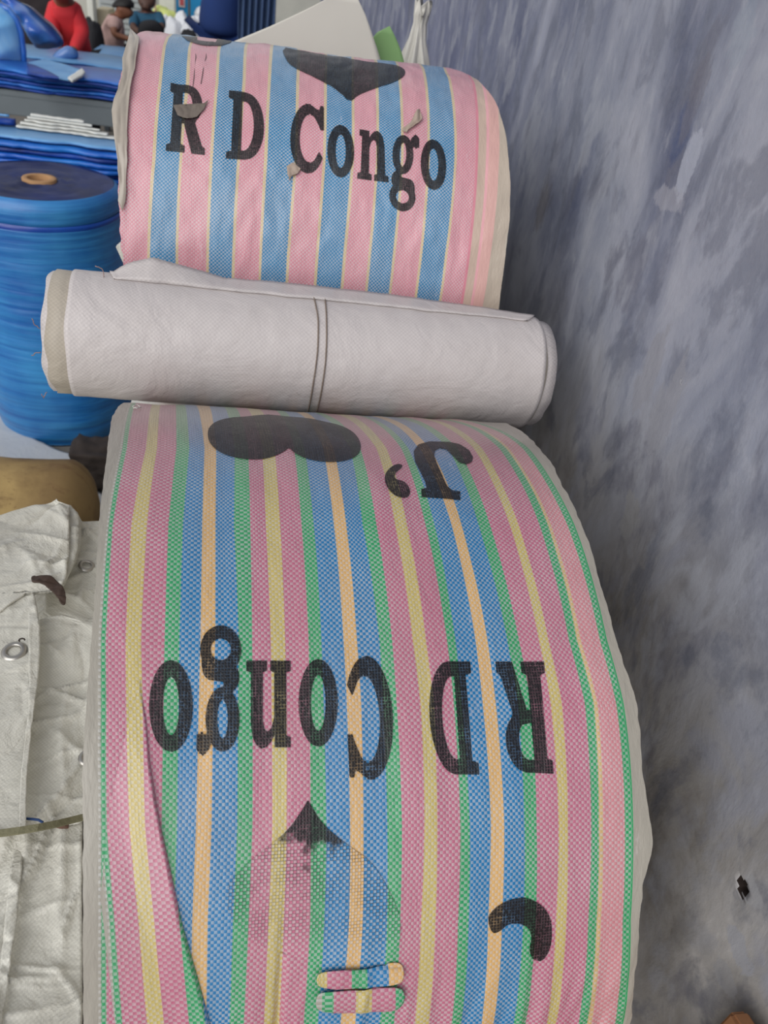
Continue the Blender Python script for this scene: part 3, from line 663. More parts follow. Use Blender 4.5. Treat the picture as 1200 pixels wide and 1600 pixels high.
def crumpled_bag():
    prof = [(0, .10), (.35, .10), (.8, .095), (1.1, .09), (1.25, .075), (1.38, .062), (1.44, .052), (1.49, .03), (1.525, .022), (1.56, .028)]
    c = on_y(652, 70, 2.25); vs = []; fs = []; n = 72; m = 90; top = on_y(648, 10, 2.25).z; k_ = top/1.56
    for j in range(m+1):
        z = 1.56*j/m; R = float(np.interp(z, [p[0] for p in prof], [p[1] for p in prof]))*.72
        for i in range(n):
            th = 2*math.pi*i/n; pl = math.sin(th*9+3*noise.noise((z*2, 0, 0))*2)*.10+.35*noise.noise((math.cos(th)*2.2, math.sin(th)*2.2, z*7))+.12*noise.noise((math.cos(th)*7, math.sin(th)*7, z*14))
            r_ = R*(1+pl); vs.append((c.x+.012*noise.noise((z*3, 1, 0))+r_*math.cos(th), 2.25+r_*math.sin(th), z*k_*(1+.012*(j == m)*math.sin(th*5))))
    for j in range(m):
        for i in range(n): l = (i+1) % n; fs.append((j*n+i, j*n+l, (j+1)*n+l, (j+1)*n+i))
    fs.append(tuple(range(n))[::-1]); fs.append(tuple(m*n+i for i in range(n)))
    return link('plastic_bag', mesh(vs, fs), plain('crumpled_white_plastic', (196, 192, 184), .4, .08, 20, .5, .2))
tag(crumpled_bag(), 'crumpled off-white plastic bag with a gathered neck beside the blue wall', 'plastic bag')

# ================================================================ STANDING BLUE ROLL
def lathe(name, prof, c, mat, parent=None, n=128, f=None):
    vs = []; fs = []
    for j, (R, z) in enumerate(prof):
        for i in range(n):
            th = 2*math.pi*i/n; rr = R+(f(th, z, R) if f else 0); vs.append((c[0]+rr*math.cos(th), c[1]+rr*math.sin(th), c[2]+z))
    for j in range(len(prof)-1):
        for i in range(n): l = (i+1) % n; fs.append((j*n+i, j*n+l, (j+1)*n+l, (j+1)*n+i))
    if prof[-1][0] > 1e-4: pass
    o = link(name, mesh(vs, fs), mat)
    if parent: rel(o, parent)
    return o
bc = (-.715, 2.70); bh = .86; br_ = .245
def blue_mat(name, c1, c2, rough, ridge, wscale=(3, 3, 60), coat=.3):
    n = NT(name); p = n.pos(); a = n.noise(n.mapping(p, wscale), 1, 5, .6, .5); b = n.noise(n.mapping(p, (3, 3, 2)), 2, 3)
    g = n.math('ADD', n.math('MULTIPLY', a, .55), n.math('MULTIPLY', b, .45))
    nr = n.bump(a, ridge, .01)
    return n.done(n.mix(n.maprange(g, .36, .64), rgb(*c1), rgb(*c2)), rough, nr, .5, coat, .3)
m_bluef = blue_mat('blue_laminated_tarp', (20, 96, 172), (60, 146, 208), .4, .3, (3, 3, 90))
m_bluetop = blue_mat('blue_layer_edges', (6, 20, 66), (12, 38, 104), .55, .4, (8, 8, 8), 0)
m_bluedk = blue_mat('deep_blue_tarp', (12, 56, 150), (22, 92, 190), .3, .4)
broll = empty('tarpaulin_roll', (bc[0], bc[1], 0), 'big bright blue tarpaulin roll standing upright on its end at the left', 'tarpaulin roll')
bf = lambda th, z, R: .0018*noise.noise((math.cos(th)*1.2, math.sin(th)*1.2, z*30))+.0016*noise.noise((math.cos(th)*2, math.sin(th)*2, z*80))+.008*noise.noise((math.cos(th)*1.5, math.sin(th)*1.5, z*3))
zs = [0, .004]+[.01+.0068*i for i in range(124)]
prof = [(br_-.012, 0)]+[(br_+(-.006 if .775 < z < .787 else 0)-.012*max(0, (z-.835)/.02)-.02*max(0, 1-z/.12)**2, z) for z in zs if z < .853]+[(br_-.014, bh-.004), (br_-.02, bh)]
lathe('outer_wrap', prof, (bc[0], bc[1], 0), m_bluef, broll, f=bf)
lathe('dark_band', [(br_-.002, .768), (br_+.001, .772), (br_+.001, .782), (br_-.002, .786)], (bc[0], bc[1], 0), m_bluedk, broll, f=bf)
tf = lambda th, z, R: 0
vs = []; fs = []; n = 128; rr = [br_-.02+.0]+[br_-.03-.0165*k for k in range(10)]+[.052]
for q, R in enumerate(rr):
    for i in range(n):
        th = 2*math.pi*i/n; vs.append((bc[0]+R*math.cos(th), bc[1]+R*math.sin(th), bh-.001-.004*(q % 2)+.006*noise.noise((math.cos(th)*2, math.sin(th)*2, R*40))*(0 < q < 11)))
for q in range(len(rr)-1):
    for i in range(n): l = (i+1) % n; fs.append((q*n+i, q*n+l, (q+1)*n+l, (q+1)*n+i))
rel(link('top_face', mesh(vs, fs), m_bluetop), broll)
m_card = plain('cardboard', (176, 136, 96), .8, .12, 40, .3)
lathe('cardboard_core', [(.034, bh-.2), (.034, bh+.003), (.036, bh+.005), (.05, bh+.005), (.052, bh+.003), (.052, bh-.2)], (bc[0], bc[1], 0), m_card, broll, 64)
tf2 = lathe('core_filling', [(.0, bh-.012), (.034, bh-.012)], (bc[0], bc[1], 0), plain('crumpled_brown_paper', (150, 110, 76), .8, .3, 60, .8), broll, 32)

# ================================================================ LEFT FLOOR: SHEET, DARK BAG, TAN ROLL
def drape(name, outline, zf, mat, thick=.003, rows=60, dx=9, amp=.01, seed=0, sc=9, root=None, sink=True):
    """cloth piece given by its outline on the photo, lying at height zf(px,py)"""
    rnd_ = random.Random(seed*7+3); lines = []; W_ = [on_z(a, b, zf(a, b)) for a, b in outline]
    for _ in range(26):
        a_ = rnd_.uniform(0, math.pi); c_ = W_[rnd_.randrange(len(W_))].lerp(W_[rnd_.randrange(len(W_))], rnd_.uniform(.15, .85))
        lines.append((c_.x, c_.y, math.cos(a_), math.sin(a_), rnd_.uniform(.03, .13), rnd_.uniform(.002, .007), rnd_.choice((-.5, .6, .8, .4)), rnd_.uniform(-4, 4)))
    rows = int(rows*1.5); dx = dx*.7
    vv, ff = sheetgrid(outline, rows, dx); vs = []; uv = []
    for a, b in vv:
        p = on_z(a, b, zf(a, b)); q = Vector((p.x, p.y, seed))*sc
        cr = 0.0
        for (cx, cy, ux, uy, ln_, wd, hh, bend) in lines:
            du, dv = (p.x-cx)*ux+(p.y-cy)*uy, -(p.x-cx)*uy+(p.y-cy)*ux; dv += bend*du*du
            if abs(du) < ln_ and abs(dv) < wd*4: cr += hh*(1-abs(du)/ln_)*math.exp(-abs(dv)/wd)
        p.z += amp*(.9*noise.noise(q*.6)+.35*noise.noise(q*1.8)+.1*noise.noise(q*5)+cr); vs.append(p); uv.append((p.x+5, p.y))
    o = link(name, mesh(vs, ff, uv), mat); s = o.modifiers.new('thickness', 'SOLIDIFY'); s.thickness = thick; s.offset = 0
    if root: rel(o, root)
    return o
m_tarp = pp_white('white_tarpaulin', (212, 209, 198), .0026, .36, .4, (128, 120, 106), wr=1.0)
m_sheetb = pp_white('white_blue_sheet', (208, 210, 212), .0026, .5, .12, (120, 130, 150), wr=.5)
# pale sheet heap in front of the blue roll
o = drape('plastic_sheet', [(-160, 600), (-60, 610), (0, 648), (30, 672), (60, 690), (92, 705), (116, 711), (118, 735), (140, 760), (165, 775), (172, 800), (172, 880), (60, 900), (-160, 900)],
          lambda x, y: .012+.01*max(0, min(1, (735-y)/60)), m_sheetb, .003, 60, 12, .008, 3, 5)
tag(o, 'pale white sheet spread on the floor in front of the blue roll', 'sheet')
m_dark = plain('dark_brown_cloth', (62, 54, 50), .9, .3, 25, .6)
c = on_z(152, 742, .06); o = lumpy('cloth_bag', (c.x-.085, c.y-.05, .03), (c.x+.09, c.y+.12, .17), m_dark, .03, seed=9, rnd=.5, sc=9)
tag(o, 'dark brown crumpled cloth bag on the floor beside the foot of the blue roll', 'bag')
def tan_material():
    n = NT('stained_shaded_tan_fabric'); p = n.pos(); f = n.noise(p, 5, 5, .6); g = n.noise(n.mapping(p, (1, 2.2, 1)), 9, 5, .65, .8); k = n.noise(p, 24, 4, .7)
    c = n.mix(n.maprange(f, .35, .7), rgb(186, 158, 104), rgb(150, 124, 84)); sx = n.new('ShaderNodeSeparateXYZ'); n.ln(p, sx.inputs[0]); c = n.mix(n.maprange(n.math('ADD', sx.outputs[0], n.math('MULTIPLY', f, .25)), te.x-.10, te.x+.02, 0, .7), c, rgb(104, 80, 52)); c = n.mix(n.maprange(g, .52, .64, 0, .8), c, rgb(112, 84, 56)); c = n.mix(n.maprange(k, .64, .72, 0, .5), c, rgb(96, 52, 34))  # browner right end: brown stain with shade painted into the colour
    return n.done(c, .75, n.bump(f, .4, .02), .3)
tr_ = .155; te = on_z(150, 796, .2)
troot = empty('fabric_roll', (te.x-.45, te.y, .03), 'short tan roll with brown stains lying behind the white tarpaulins', 'fabric roll')
vs = []; fs = []; n = 64; L = 70
cz = .03+tr_
for j in range(L+1):
    t = j/L; X = te.x-1.1+1.1*t
    e_ = 1 if t < .93 else math.sqrt(max(0, 1-((t-.93)/.075)**2))
    for i in range(n):
        th = 2*math.pi*i/n; R = tr_*e_*(1+.05*noise.noise((X*5, math.cos(th)*1.5, math.sin(th)*1.5))+.02*noise.noise((X*14, math.cos(th)*5, math.sin(th)*5)))
        if abs(X-(te.x-.335)) < .012: R *= .93
        vs.append((X, te.y+R*math.cos(th), cz+R*math.sin(th)*.95))
for j in range(L):
    for i in range(n): l = (i+1) % n; fs.append((j*n+i, j*n+l, (j+1)*n+l, (j+1)*n+i))
fs += [tuple(range(n))[::-1], tuple(L*n+i for i in range(n))]
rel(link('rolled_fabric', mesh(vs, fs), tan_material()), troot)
rel(tube('grey_tie', [(te.x-.335, te.y+(tr_*.945)*math.cos(t*math.pi/20), cz+tr_*.9*math.sin(t*math.pi/20)) for t in range(40)], .007, plain('grey_strap', (140, 136, 130), .7), None, 6, True), troot)

# ================================================================ WHITE TARPAULIN PILE ON THE LEFT
def metal(name, col, r): n = NT(name); return n.done(rgb(*col), r, None, .5, 0, .3, 1.0)
m_met = metal('dull_nickel', (176, 172, 166), .35)
def grommet(px, py, z, R, nrm, parent):
    zz = z
    for _ in range(3):
        c = on_z(px, py, zz); zz = max(v.co.z for v in parent.data.vertices if (v.co.x-c.x)**2+(v.co.y-c.y)**2 < (R*.7)**2)+.002
    c = on_z(px, py, zz)
    prof = [(.52, -.02), (.52, .12), (.60, .2), (.74, .22), (.9, .14), (1, .02)]
    vs = []; fs = []; n = 40; N = Vector(nrm).normalized(); A = N.cross(Vector((0, 1, .1))).normalized(); Bv = N.cross(A)
    for a, b in prof:
        for i in range(n): th = 2*math.pi*i/n; vs.append(c+A*R*a*math.cos(th)+Bv*R*a*math.sin(th)+N*(R*b))
    for j in range(len(prof)-1):
        for i in range(n): l = (i+1) % n; fs.append((j*n+i, j*n+l, (j+1)*n+l, (j+1)*n+i))
    o = link('eyelet', mesh(vs, fs), m_met); rel(o, parent); return o
body = lumpy('tarpaulin_bundle', (-1.0, .12, 0), (-.235, 1.22, .63), m_tarp, .02, seed=12, rnd=.05); tag(body, 'thick white tarpaulin bundle under the loose tarpaulins at the lower left', 'tarpaulin')
ZB = .70
tE = drape('tarpaulin', [(-60, 1300), (0, 1292), (60, 1286), (130, 1276), (128, 1400), (128, 1700), (-60, 1700)], lambda x, y: ZB-.012, m_tarp, .003, 90, 7, .012, 2, 12)
hem2 = drape('hem', [(26, 1296), (40, 1292), (36, 1360), (28, 1440), (15, 1530), (2, 1610), (-18, 1690), (-36, 1690), (-12, 1600), (2, 1510), (14, 1400)], lambda x, y: ZB-.006, m_tarp, .003, 90, 5, .006, 5, 9); rel(hem2, tE)
tag(tE, 'bottommost grubby white tarpaulin below the olive strap at the lower left', 'tarpaulin')
dE = drape('tarpaulin', [(60, 975), (100, 972), (158, 982), (152, 1060), (148, 1200), (138, 1262), (132, 1285), (70, 1298), (36, 1303), (36, 1100)], lambda x, y: ZB+.002, m_tarp, .003, 100, 6, .013, 6, 14)
tag(dE, 'creased white tarpaulin, eyelet half hidden by the front striped roll', 'tarpaulin')
grommet(138, 1184, ZB+.006, .0125, (.1, 0, 1), dE)
dC = drape('tarpaulin', [(88, 800), (104, 822), (120, 833), (137, 840), (142, 824), (160, 822), (160, 980), (130, 980), (92, 975), (70, 960), (75, 900)], lambda x, y: ZB-.02, m_tarp, .003, 60, 6, .012, 7, 12)
tag(dC, 'small greyish tarpaulin corner with a dark round eyelet beside the striped roll', 'tarpaulin')
grommet(135, 884, ZB-.012, .0135, (.25, -.1, 1), dC)
dA = drape('tarpaulin', [(-60, 815), (0, 804), (50, 791), (89, 783), (92, 786), (108, 786), (108, 850), (105, 900), (101, 918), (95, 928), (88, 915), (75, 905), (52, 902), (40, 930), (-60, 1000)], lambda x, y: ZB+.035, m_tarp, .0035, 80, 6, .010, 8, 10)
tag(dA, 'folded white tarpaulin with a square corner in front of the tan roll', 'tarpaulin')
for k in range(3):
    e = drape('folded_layer', [(60, 800+6*k), (92+k*5, 789+4*k), (110+k*6, 790+7*k), (123+k*2, 805+4*k), (123+k*2, 850), (116+k, 880), (100, 915), (60, 900)], lambda x, y: ZB+.025-.009*k, m_tarp, .0025, 40, 8, .004, 20+k, 10); rel(e, dA)
o = drape('leather_scrap', chaikin([(48, 899), (62, 900), (80, 903), (94, 912), (103, 928), (103, 943), (96, 944), (88, 932), (78, 921), (66, 913), (50, 912)], 2), lambda x, y: ZB+.048, plain('dark_brown_leather', (66, 50, 42), .7, .3, 60, .5), .003, 24, 4, .003, 3)
tag(o, 'dark brown curved scrap poking out between folds of the white tarpaulins', 'scrap')
dB = drape('tarpaulin', [(-60, 880), (0, 850), (27, 853), (30, 851), (42, 862), (48, 900), (56, 940), (62, 980), (62, 1020), (58, 1070), (52, 1118), (46, 1170), (42, 1220), (40, 1296), (-60, 1310)], lambda x, y: ZB+.030, m_tarp, .0035, 110, 6, .005, 4, 9)
tag(dB, 'white tarpaulin with a stitched hem and a large eyelet at the far left', 'tarpaulin')
hem = drape('hem', [(27, 853), (42, 862), (48, 900), (56, 940), (63, 980), (63, 1020), (59, 1070), (53, 1118), (47, 1170), (42, 1220), (41, 1296), (30, 1297), (33, 1220), (38, 1170), (46, 1118), (46, 1060), (44, 960)], lambda x, y: ZB+.035, m_tarp, .003, 90, 5, .004, 5, 9); rel(hem, dB)
grommet(22, 1018, ZB+.044, .0172, (-.02, -.12, 1), dB)
m_spot = plain('dark_speck', (50, 40, 34), .8)
for (a, b) in ((34, 1000),): 
    q = on_z(a, b, ZB+.047); rel(tube('dark_speck', [q+Vector((.004*math.cos(t), .003*math.sin(t), 0)) for t in (0, .8, 1.6, 2.6, 3.6, 4.2)], .0012, m_spot, None, 5), dB)
# olive strap
pts = [on_z(x, y, ZB+zz) for x, y, zz in ((-50, 1312, .034), (0, 1303, .046), (30, 1299, .052), (60, 1294, .052), (90, 1288, .04), (110, 1283, .028), (134, 1277, .02))]
vs = []; fs = []
for p in pts:
    for dy, dz in ((-.0042, 0), (-.0042, .0025), (.0042, .0025), (.0042, 0)): vs.append(p+Vector((0, dy, dz)))
for j in range(len(pts)-1):
    for i in range(4): l = (i+1) % 4; fs.append((j*4+i, j*4+l, j*4+4+l, j*4+4+i))
fs += [(0, 1, 2, 3), tuple(len(pts)*4-1-i for i in range(4))]
tag(link('strap', mesh(vs, fs), plain('olive_webbing', (122, 118, 92), .8, .15, 200, .5), None, False), 'narrow olive strap stretched across the white tarpaulins at the lower left', 'strap')
tag(tube('cord', [on_z(x, y, ZB+.03) for x, y in ((40, 1279), (52, 1280), (60, 1281), (67, 1285))], .0016, plain('blue_cord', (40, 70, 120), .6), None, 6), 'short blue cord beside the olive strap', 'cord')
rel(drape('rust_stain_patch', [(88, 1290), (100, 1287), (108, 1290), (107, 1297), (97, 1299), (89, 1297)], lambda x, y: ZB+.0, plain('rusty_patch', (110, 84, 72), .8, .3, 80), .001, 10, 3, .001), tE)
# brown board at the lower right corner
bp = [on_x(1128, 1600, .585), on_x(1165, 1578, .585), on_x(1230, 1530, .585)]
o = box('wooden_board', (.565, bp[0].y-.45, 0), (.588, bp[1].y, bp[1].z), plain('worn_brown_board', (142, 98, 66), .7, .15, 12, .3), None, .004)
vsx = o.data.vertices
for v in vsx:
    if v.co.z > .3: v.co.z += (bp[1].y-v.co.y)*.35-.0
tag(o, 'brown board leaning on the wall, only its corner showing at the lower right', 'board')

# ================================================================ WORKSHOP BEHIND: TABLES AND BLUE TARPAULINS
m_steel = plain('grey_painted_steel', (112, 120, 124), .5, .15, 8, .2)
m_steel2 = plain('dark_grey_steel', (70, 76, 82), .5, .15, 8, .2)
m_lblue = blue_mat('pale_blue_sheet', (84, 146, 204), (118, 172, 218), .5, .25, (4, 4, 10), .1)
m_mblue = blue_mat('mid_blue_tarp', (12, 84, 186), (40, 126, 214), .4, .5, (6, 6, 30), .15)
m_dblue = blue_mat('navy_tarp', (8, 34, 104), (14, 72, 168), .5, .5, (6, 6, 30), .05)
m_wsheet = plain('white_frayed_sheet', (214, 214, 208), .6, .08, 30, .6)
def table(name, x0, x1, y0, y1, z, mat, rail, label, leg=.045):
    t = empty(name, ((x0+x1)/2, (y0+y1)/2, 0), label, 'table')
    box('tabletop', (x0, y0, z-.03), (x1, y1, z), mat, t); box('rail', (x0, y0-.004, z-.03-rail), (x1, y0+.035, z-.028), mat, t); box('rail', (x0, y1-.04, z-.03-rail), (x1, y1, z-.03), mat, t)
    for x in (x0, x1-leg):
        for y in (y0+.04, y1-leg-.04): box('leg', (x, y, 0), (x+leg, y+leg, z-.03), mat, t)
    return t
def tarp_slab(name, x0, x1, y0, y1, z, t, mat, seed, wave=.012, skew=0.0, n=70, ny=14):
    """one folded tarpaulin: wavy soft slab with rounded, uneven front folds"""
    vs = []; fs = []; sec = 10
    for i in range(n+1):
        x = x0+(x1-x0)*i/n; dz = wave*noise.noise((x*4, seed//30, 0)); fr = .022*noise.noise((x*9, seed, 4))+.012*noise.noise((x*30, seed, 4)); tt = t*(.95+.2*noise.noise((x*7, seed, 8)))
        ring = []
        for k in range(sec):                                       # rounded front
            a = -math.pi/2-math.pi*k/(sec-1); ring.append((y0+fr+tt/2+tt/2*math.cos(a)*1.0, tt/2+tt/2*math.sin(a)))
        ring += [(y1, tt), (y1, 0)]
        for y, h in ring:
            vs.append((x, y+skew*(x-x0), z+max(0, h)+dz))
    m = sec+2
    for i in range(n):
        for k in range(m): l = (k+1) % m; fs.append((i*m+k, i*m+l, (i+1)*m+l, (i+1)*m+k))
    fs += [tuple(range(m))[::-1], tuple(n*m+k for k in range(m))]
    return link(name, mesh(vs, fs), mat)
ORD = ['topmost', 'second from the top', 'third from the top', 'fourth from the top', 'fifth from the top', 'sixth from the top', 'seventh from the top', 'eighth from the top', 'ninth from the top', 'tenth from the top', 'eleventh from the top', 'bottommost']
def stack(x0, x1, y0, y1, z, n, t, mats, label, group, seed, wave=.008):
    for k in range(n):
        o = tarp_slab('folded_tarpaulin', x0-.03*random.random(), x1+.03*random.random(), y0+.02*random.uniform(-1, 1), y1, z+k*t*1.0, t*.9, mats[k % len(mats)], seed+k, wave)
        tag(o, label+', '+('bottommost' if k == 0 else ORD[n-1-k]), 'tarpaulin', group)
    return z+n*t
# near low bench with a thick pile of blue tarpaulins, right behind the standing roll
bz = .62; topz = on_y(90, 218, 3.18).z; by1 = on_z(60, 181, topz+.03).y
table('bench', -2.0, -.48, 3.18, by1+.03, bz, m_steel2, .05, 'low dark steel bench carrying the pile just behind the blue roll')
topz = on_y(90, 218, 3.18).z
nn = 12; t_ = (topz-bz-.03)/nn
stack(-1.95, -.50, 3.18, by1, bz+.005, nn, t_, [m_dblue, m_mblue, m_dblue, m_mblue, m_mblue], 'deep blue folded tarpaulin in the pile behind the blue roll', 'blue tarpaulins piled on the low bench', 60, .006)
o = tarp_slab('folded_tarpaulin', -1.95, -.5, 3.2, by1-.01, topz-.022, .012, m_lblue, 71, .002); tag(o, 'pale blue tarpaulin lying flat on top of the thick deep blue pile', 'tarpaulin')
# navy sheet, light sheet and frayed white sheets on top of that pile
o = tarp_slab('folded_sheet', -1.9, -.95, 3.33, by1-.02, topz-.008, .024, m_dblue, 75, .003); tag(o, 'navy folded sheet under the pale blue sheet, left of the white frayed sheets', 'sheet')
o = tarp_slab('folded_sheet', -1.9, -.97, 3.36, by1-.03, topz+.019, .008, m_lblue, 78, .002); tag(o, 'pale blue sheet on the navy sheet behind the standing blue roll', 'sheet')
for k in range(5):
    o = tarp_slab('frayed_sheet', -.94+.012*k, -.58-.03*k, 3.32+.014*k, by1-.03, topz-.008+.0095*k, .008, m_wsheet, 90+k, .002, -.02); tag(o, 'white frayed sheet beside the upper pink roll, '+('bottommost', 'second from the bottom', 'middle one', 'second from the top', 'topmost')[k]+' of five', 'sheet', 'white frayed sheets on the blue pile')
# main worktable
az = on_y(90, 150, 4.55).z
table('worktable', -2.6, -.62, 4.55, 5.25, az, m_steel, .085, 'grey steel worktable with a thick front rail carrying blue tarpaulins')
hz = on_y(60, 112, 4.6).z; n2 = 6; wy1 = on_z(100, 99, hz).y; t2 = (hz-az-.004)/n2
stack(-2.55, -.66, 4.56, wy1, az+.006, n2, t2, [m_dblue, m_mblue], 'royal blue folded tarpaulin on the grey worktable', 'blue tarpaulins on the worktable', 110, .008)
def px_slab(name, pts, z, t, mat, label, cat, seed):
    vv, ff = sheetgrid(pts, 24, 4); vs = []
    for a, b in vv: p = on_z(a, b, z); p.z += .004*noise.noise((p.x*8, p.y*8, seed)); vs.append(p)
    o = link(name, mesh(vs, ff), mat); s = o.modifiers.new('thickness', 'SOLIDIFY'); s.thickness = t; s.offset = 1; return tag(o, label, cat)
px_slab('folded_sheet', [(42, 98), (70, 92), (100, 100), (132, 110), (110, 124), (78, 119), (42, 112)], hz+.012, .008, m_lblue, 'pale blue sheet with a white edge lying on the worktable stack', 'sheet', 3)
px_slab('folded_sheet', [(106, 121), (128, 106), (133, 112), (128, 118), (113, 126)], hz+.026, .01, m_wsheet, 'white folded sheet edge beside the pale blue sheet on the worktable', 'sheet', 5)
px_slab('folded_sheet', [(42, 98), (66, 106), (82, 114), (92, 120), (70, 119), (42, 112)], hz+.024, .012, m_dblue, 'navy folded sheet lying beside the upright blue bag on the worktable', 'sheet', 6)
# rear worktable
rz = on_y(150, 122, 5.75).z
table('worktable', -3.0, -.55, 5.75, 6.38, rz, m_steel2, .07, 'dark steel worktable behind, where the person in red works')
o = tarp_slab('folded_tarpaulin', -2.9, -.62, 5.78, 6.34, rz+.003, .045, m_mblue, 130, .006); tag(o, 'mid blue folded tarpaulin lying along the rear worktable', 'tarpaulin')
o = tarp_slab('folded_tarpaulin', -2.8, -.66, 5.8, 6.3, rz+.054, .012, m_lblue, 133, .004); tag(o, 'pale blue tarpaulin spread on the rear worktable in front of the person in red', 'tarpaulin')
sz = on_y(165, 92, 6.9).z
table('small_table', -1.40, -.75, 7.0, 7.6, sz-.05, m_steel2, .05, 'small low table in front of the seated boy')
for k, mm in enumerate((m_dblue, m_lblue)):
    o = tarp_slab('folded_tarpaulin', -1.38, -.77, 7.02, 7.55, sz-.048+.032*k, .028, mm, 140+k, .001); tag(o, ('navy folded tarpaulin underneath on the small table by the boy', 'pale blue folded tarpaulin on top on the small table by the boy')[k], 'tarpaulin')
# ---- big glossy blue bags at the left
m_shine = blue_mat('glossy_sky_blue_plastic', (104, 176, 232), (168, 210, 240), .22, .6, (5, 5, 4), .8)
m_shine2 = blue_mat('glossy_royal_blue_plastic', (14, 70, 176), (70, 140, 214), .2, .8, (6, 6, 5), .9)
def pillow(name, pts, Y, th, mat, seed, parent=None, amp=.02):
    """stuffed or folded plastic bag: outline from the photo, real thickness about depth Y"""
    P = [on_y(x, y, Y) for x, y in chaikin(pts, 2)]; out = [(p.x, p.z) for p in P]; rows = 34
    vv, ff = sheetgrid(out, rows, .02); m = len(vv)//(rows+1); vs = []; N = len(vv)
    for side in (-1, 1):
        for i, (x, z) in enumerate(vv):
            u = (i % m)/(m-1); w = (i//m)/rows; k = (max(0, 4*u*(1-u))**.5)*(max(0, 4*w*(1-w))**.5)
            vs.append((x, Y+side*k*(th/2+amp*noise.noise((x*5, z*5, seed))+amp*.9*abs(noise.noise((x*11+z*4, z*9, seed)))+amp*1.2*(1-min(1, 3*abs(noise.noise((x*4-z*3, z*4, seed+3)))))), z))
    fs = [f[::-1] for f in ff]+[tuple(i+N for i in f) for f in ff]
    for k in range(m-1): fs += [(k, k+N, k+1+N, k+1)]; b = rows*m; fs += [(b+k, b+k+1, b+k+1+N, b+k+N)]
    for r in range(rows): a = r*m; fs += [(a, a+m, a+m+N, a+N)]; a += m-1; fs += [(a, a+N, a+m+N, a+m)]
    o = link(name, mesh(vs, fs), mat)
    if parent: rel(o, parent)
    return o
o = pillow('plastic_bag', [(-70, -30), (0, 2), (14, 10), (28, 25), (36, 45), (40, 75), (42, 111), (20, 110), (-70, 100)], 4.9, .22, m_shine, 2, None, .03)
tag(o, 'glossy sky blue plastic bag standing at the far left on the worktable', 'plastic bag')
rim = tube('stitched_edge', [on_y(x, y, 4.86) for x, y in ((0, 8), (14, 15), (26, 30), (33, 50), (37, 80), (38, 108))], .014, m_shine2, None, 8); rel(rim, o)
o = pillow('plastic_bag', [(-20, -25), (14, -20), (26, 2), (44, 8), (62, 26), (84, 44), (99, 62), (100, 72), (86, 76), (58, 78), (50, 62), (38, 40), (10, 12)], 5.45, .14, m_shine2, 5, None, .08)
tag(o, 'crumpled royal blue plastic bag slumped behind the sky blue one', 'plastic bag')
for q in (hz,): pass
o = pillow('plastic_bag', [(80, 88), (92, 77), (106, 70), (118, 76), (124, 86), (120, 94), (84, 95)], 5.95, .05, plain('pale_clear_blue_plastic', (92, 130, 190), .3, .15, 20, .5, .6), 8, None, .02)
tag(o, 'small translucent looking blue plastic piece under the hand of the person in red', 'plastic bag')

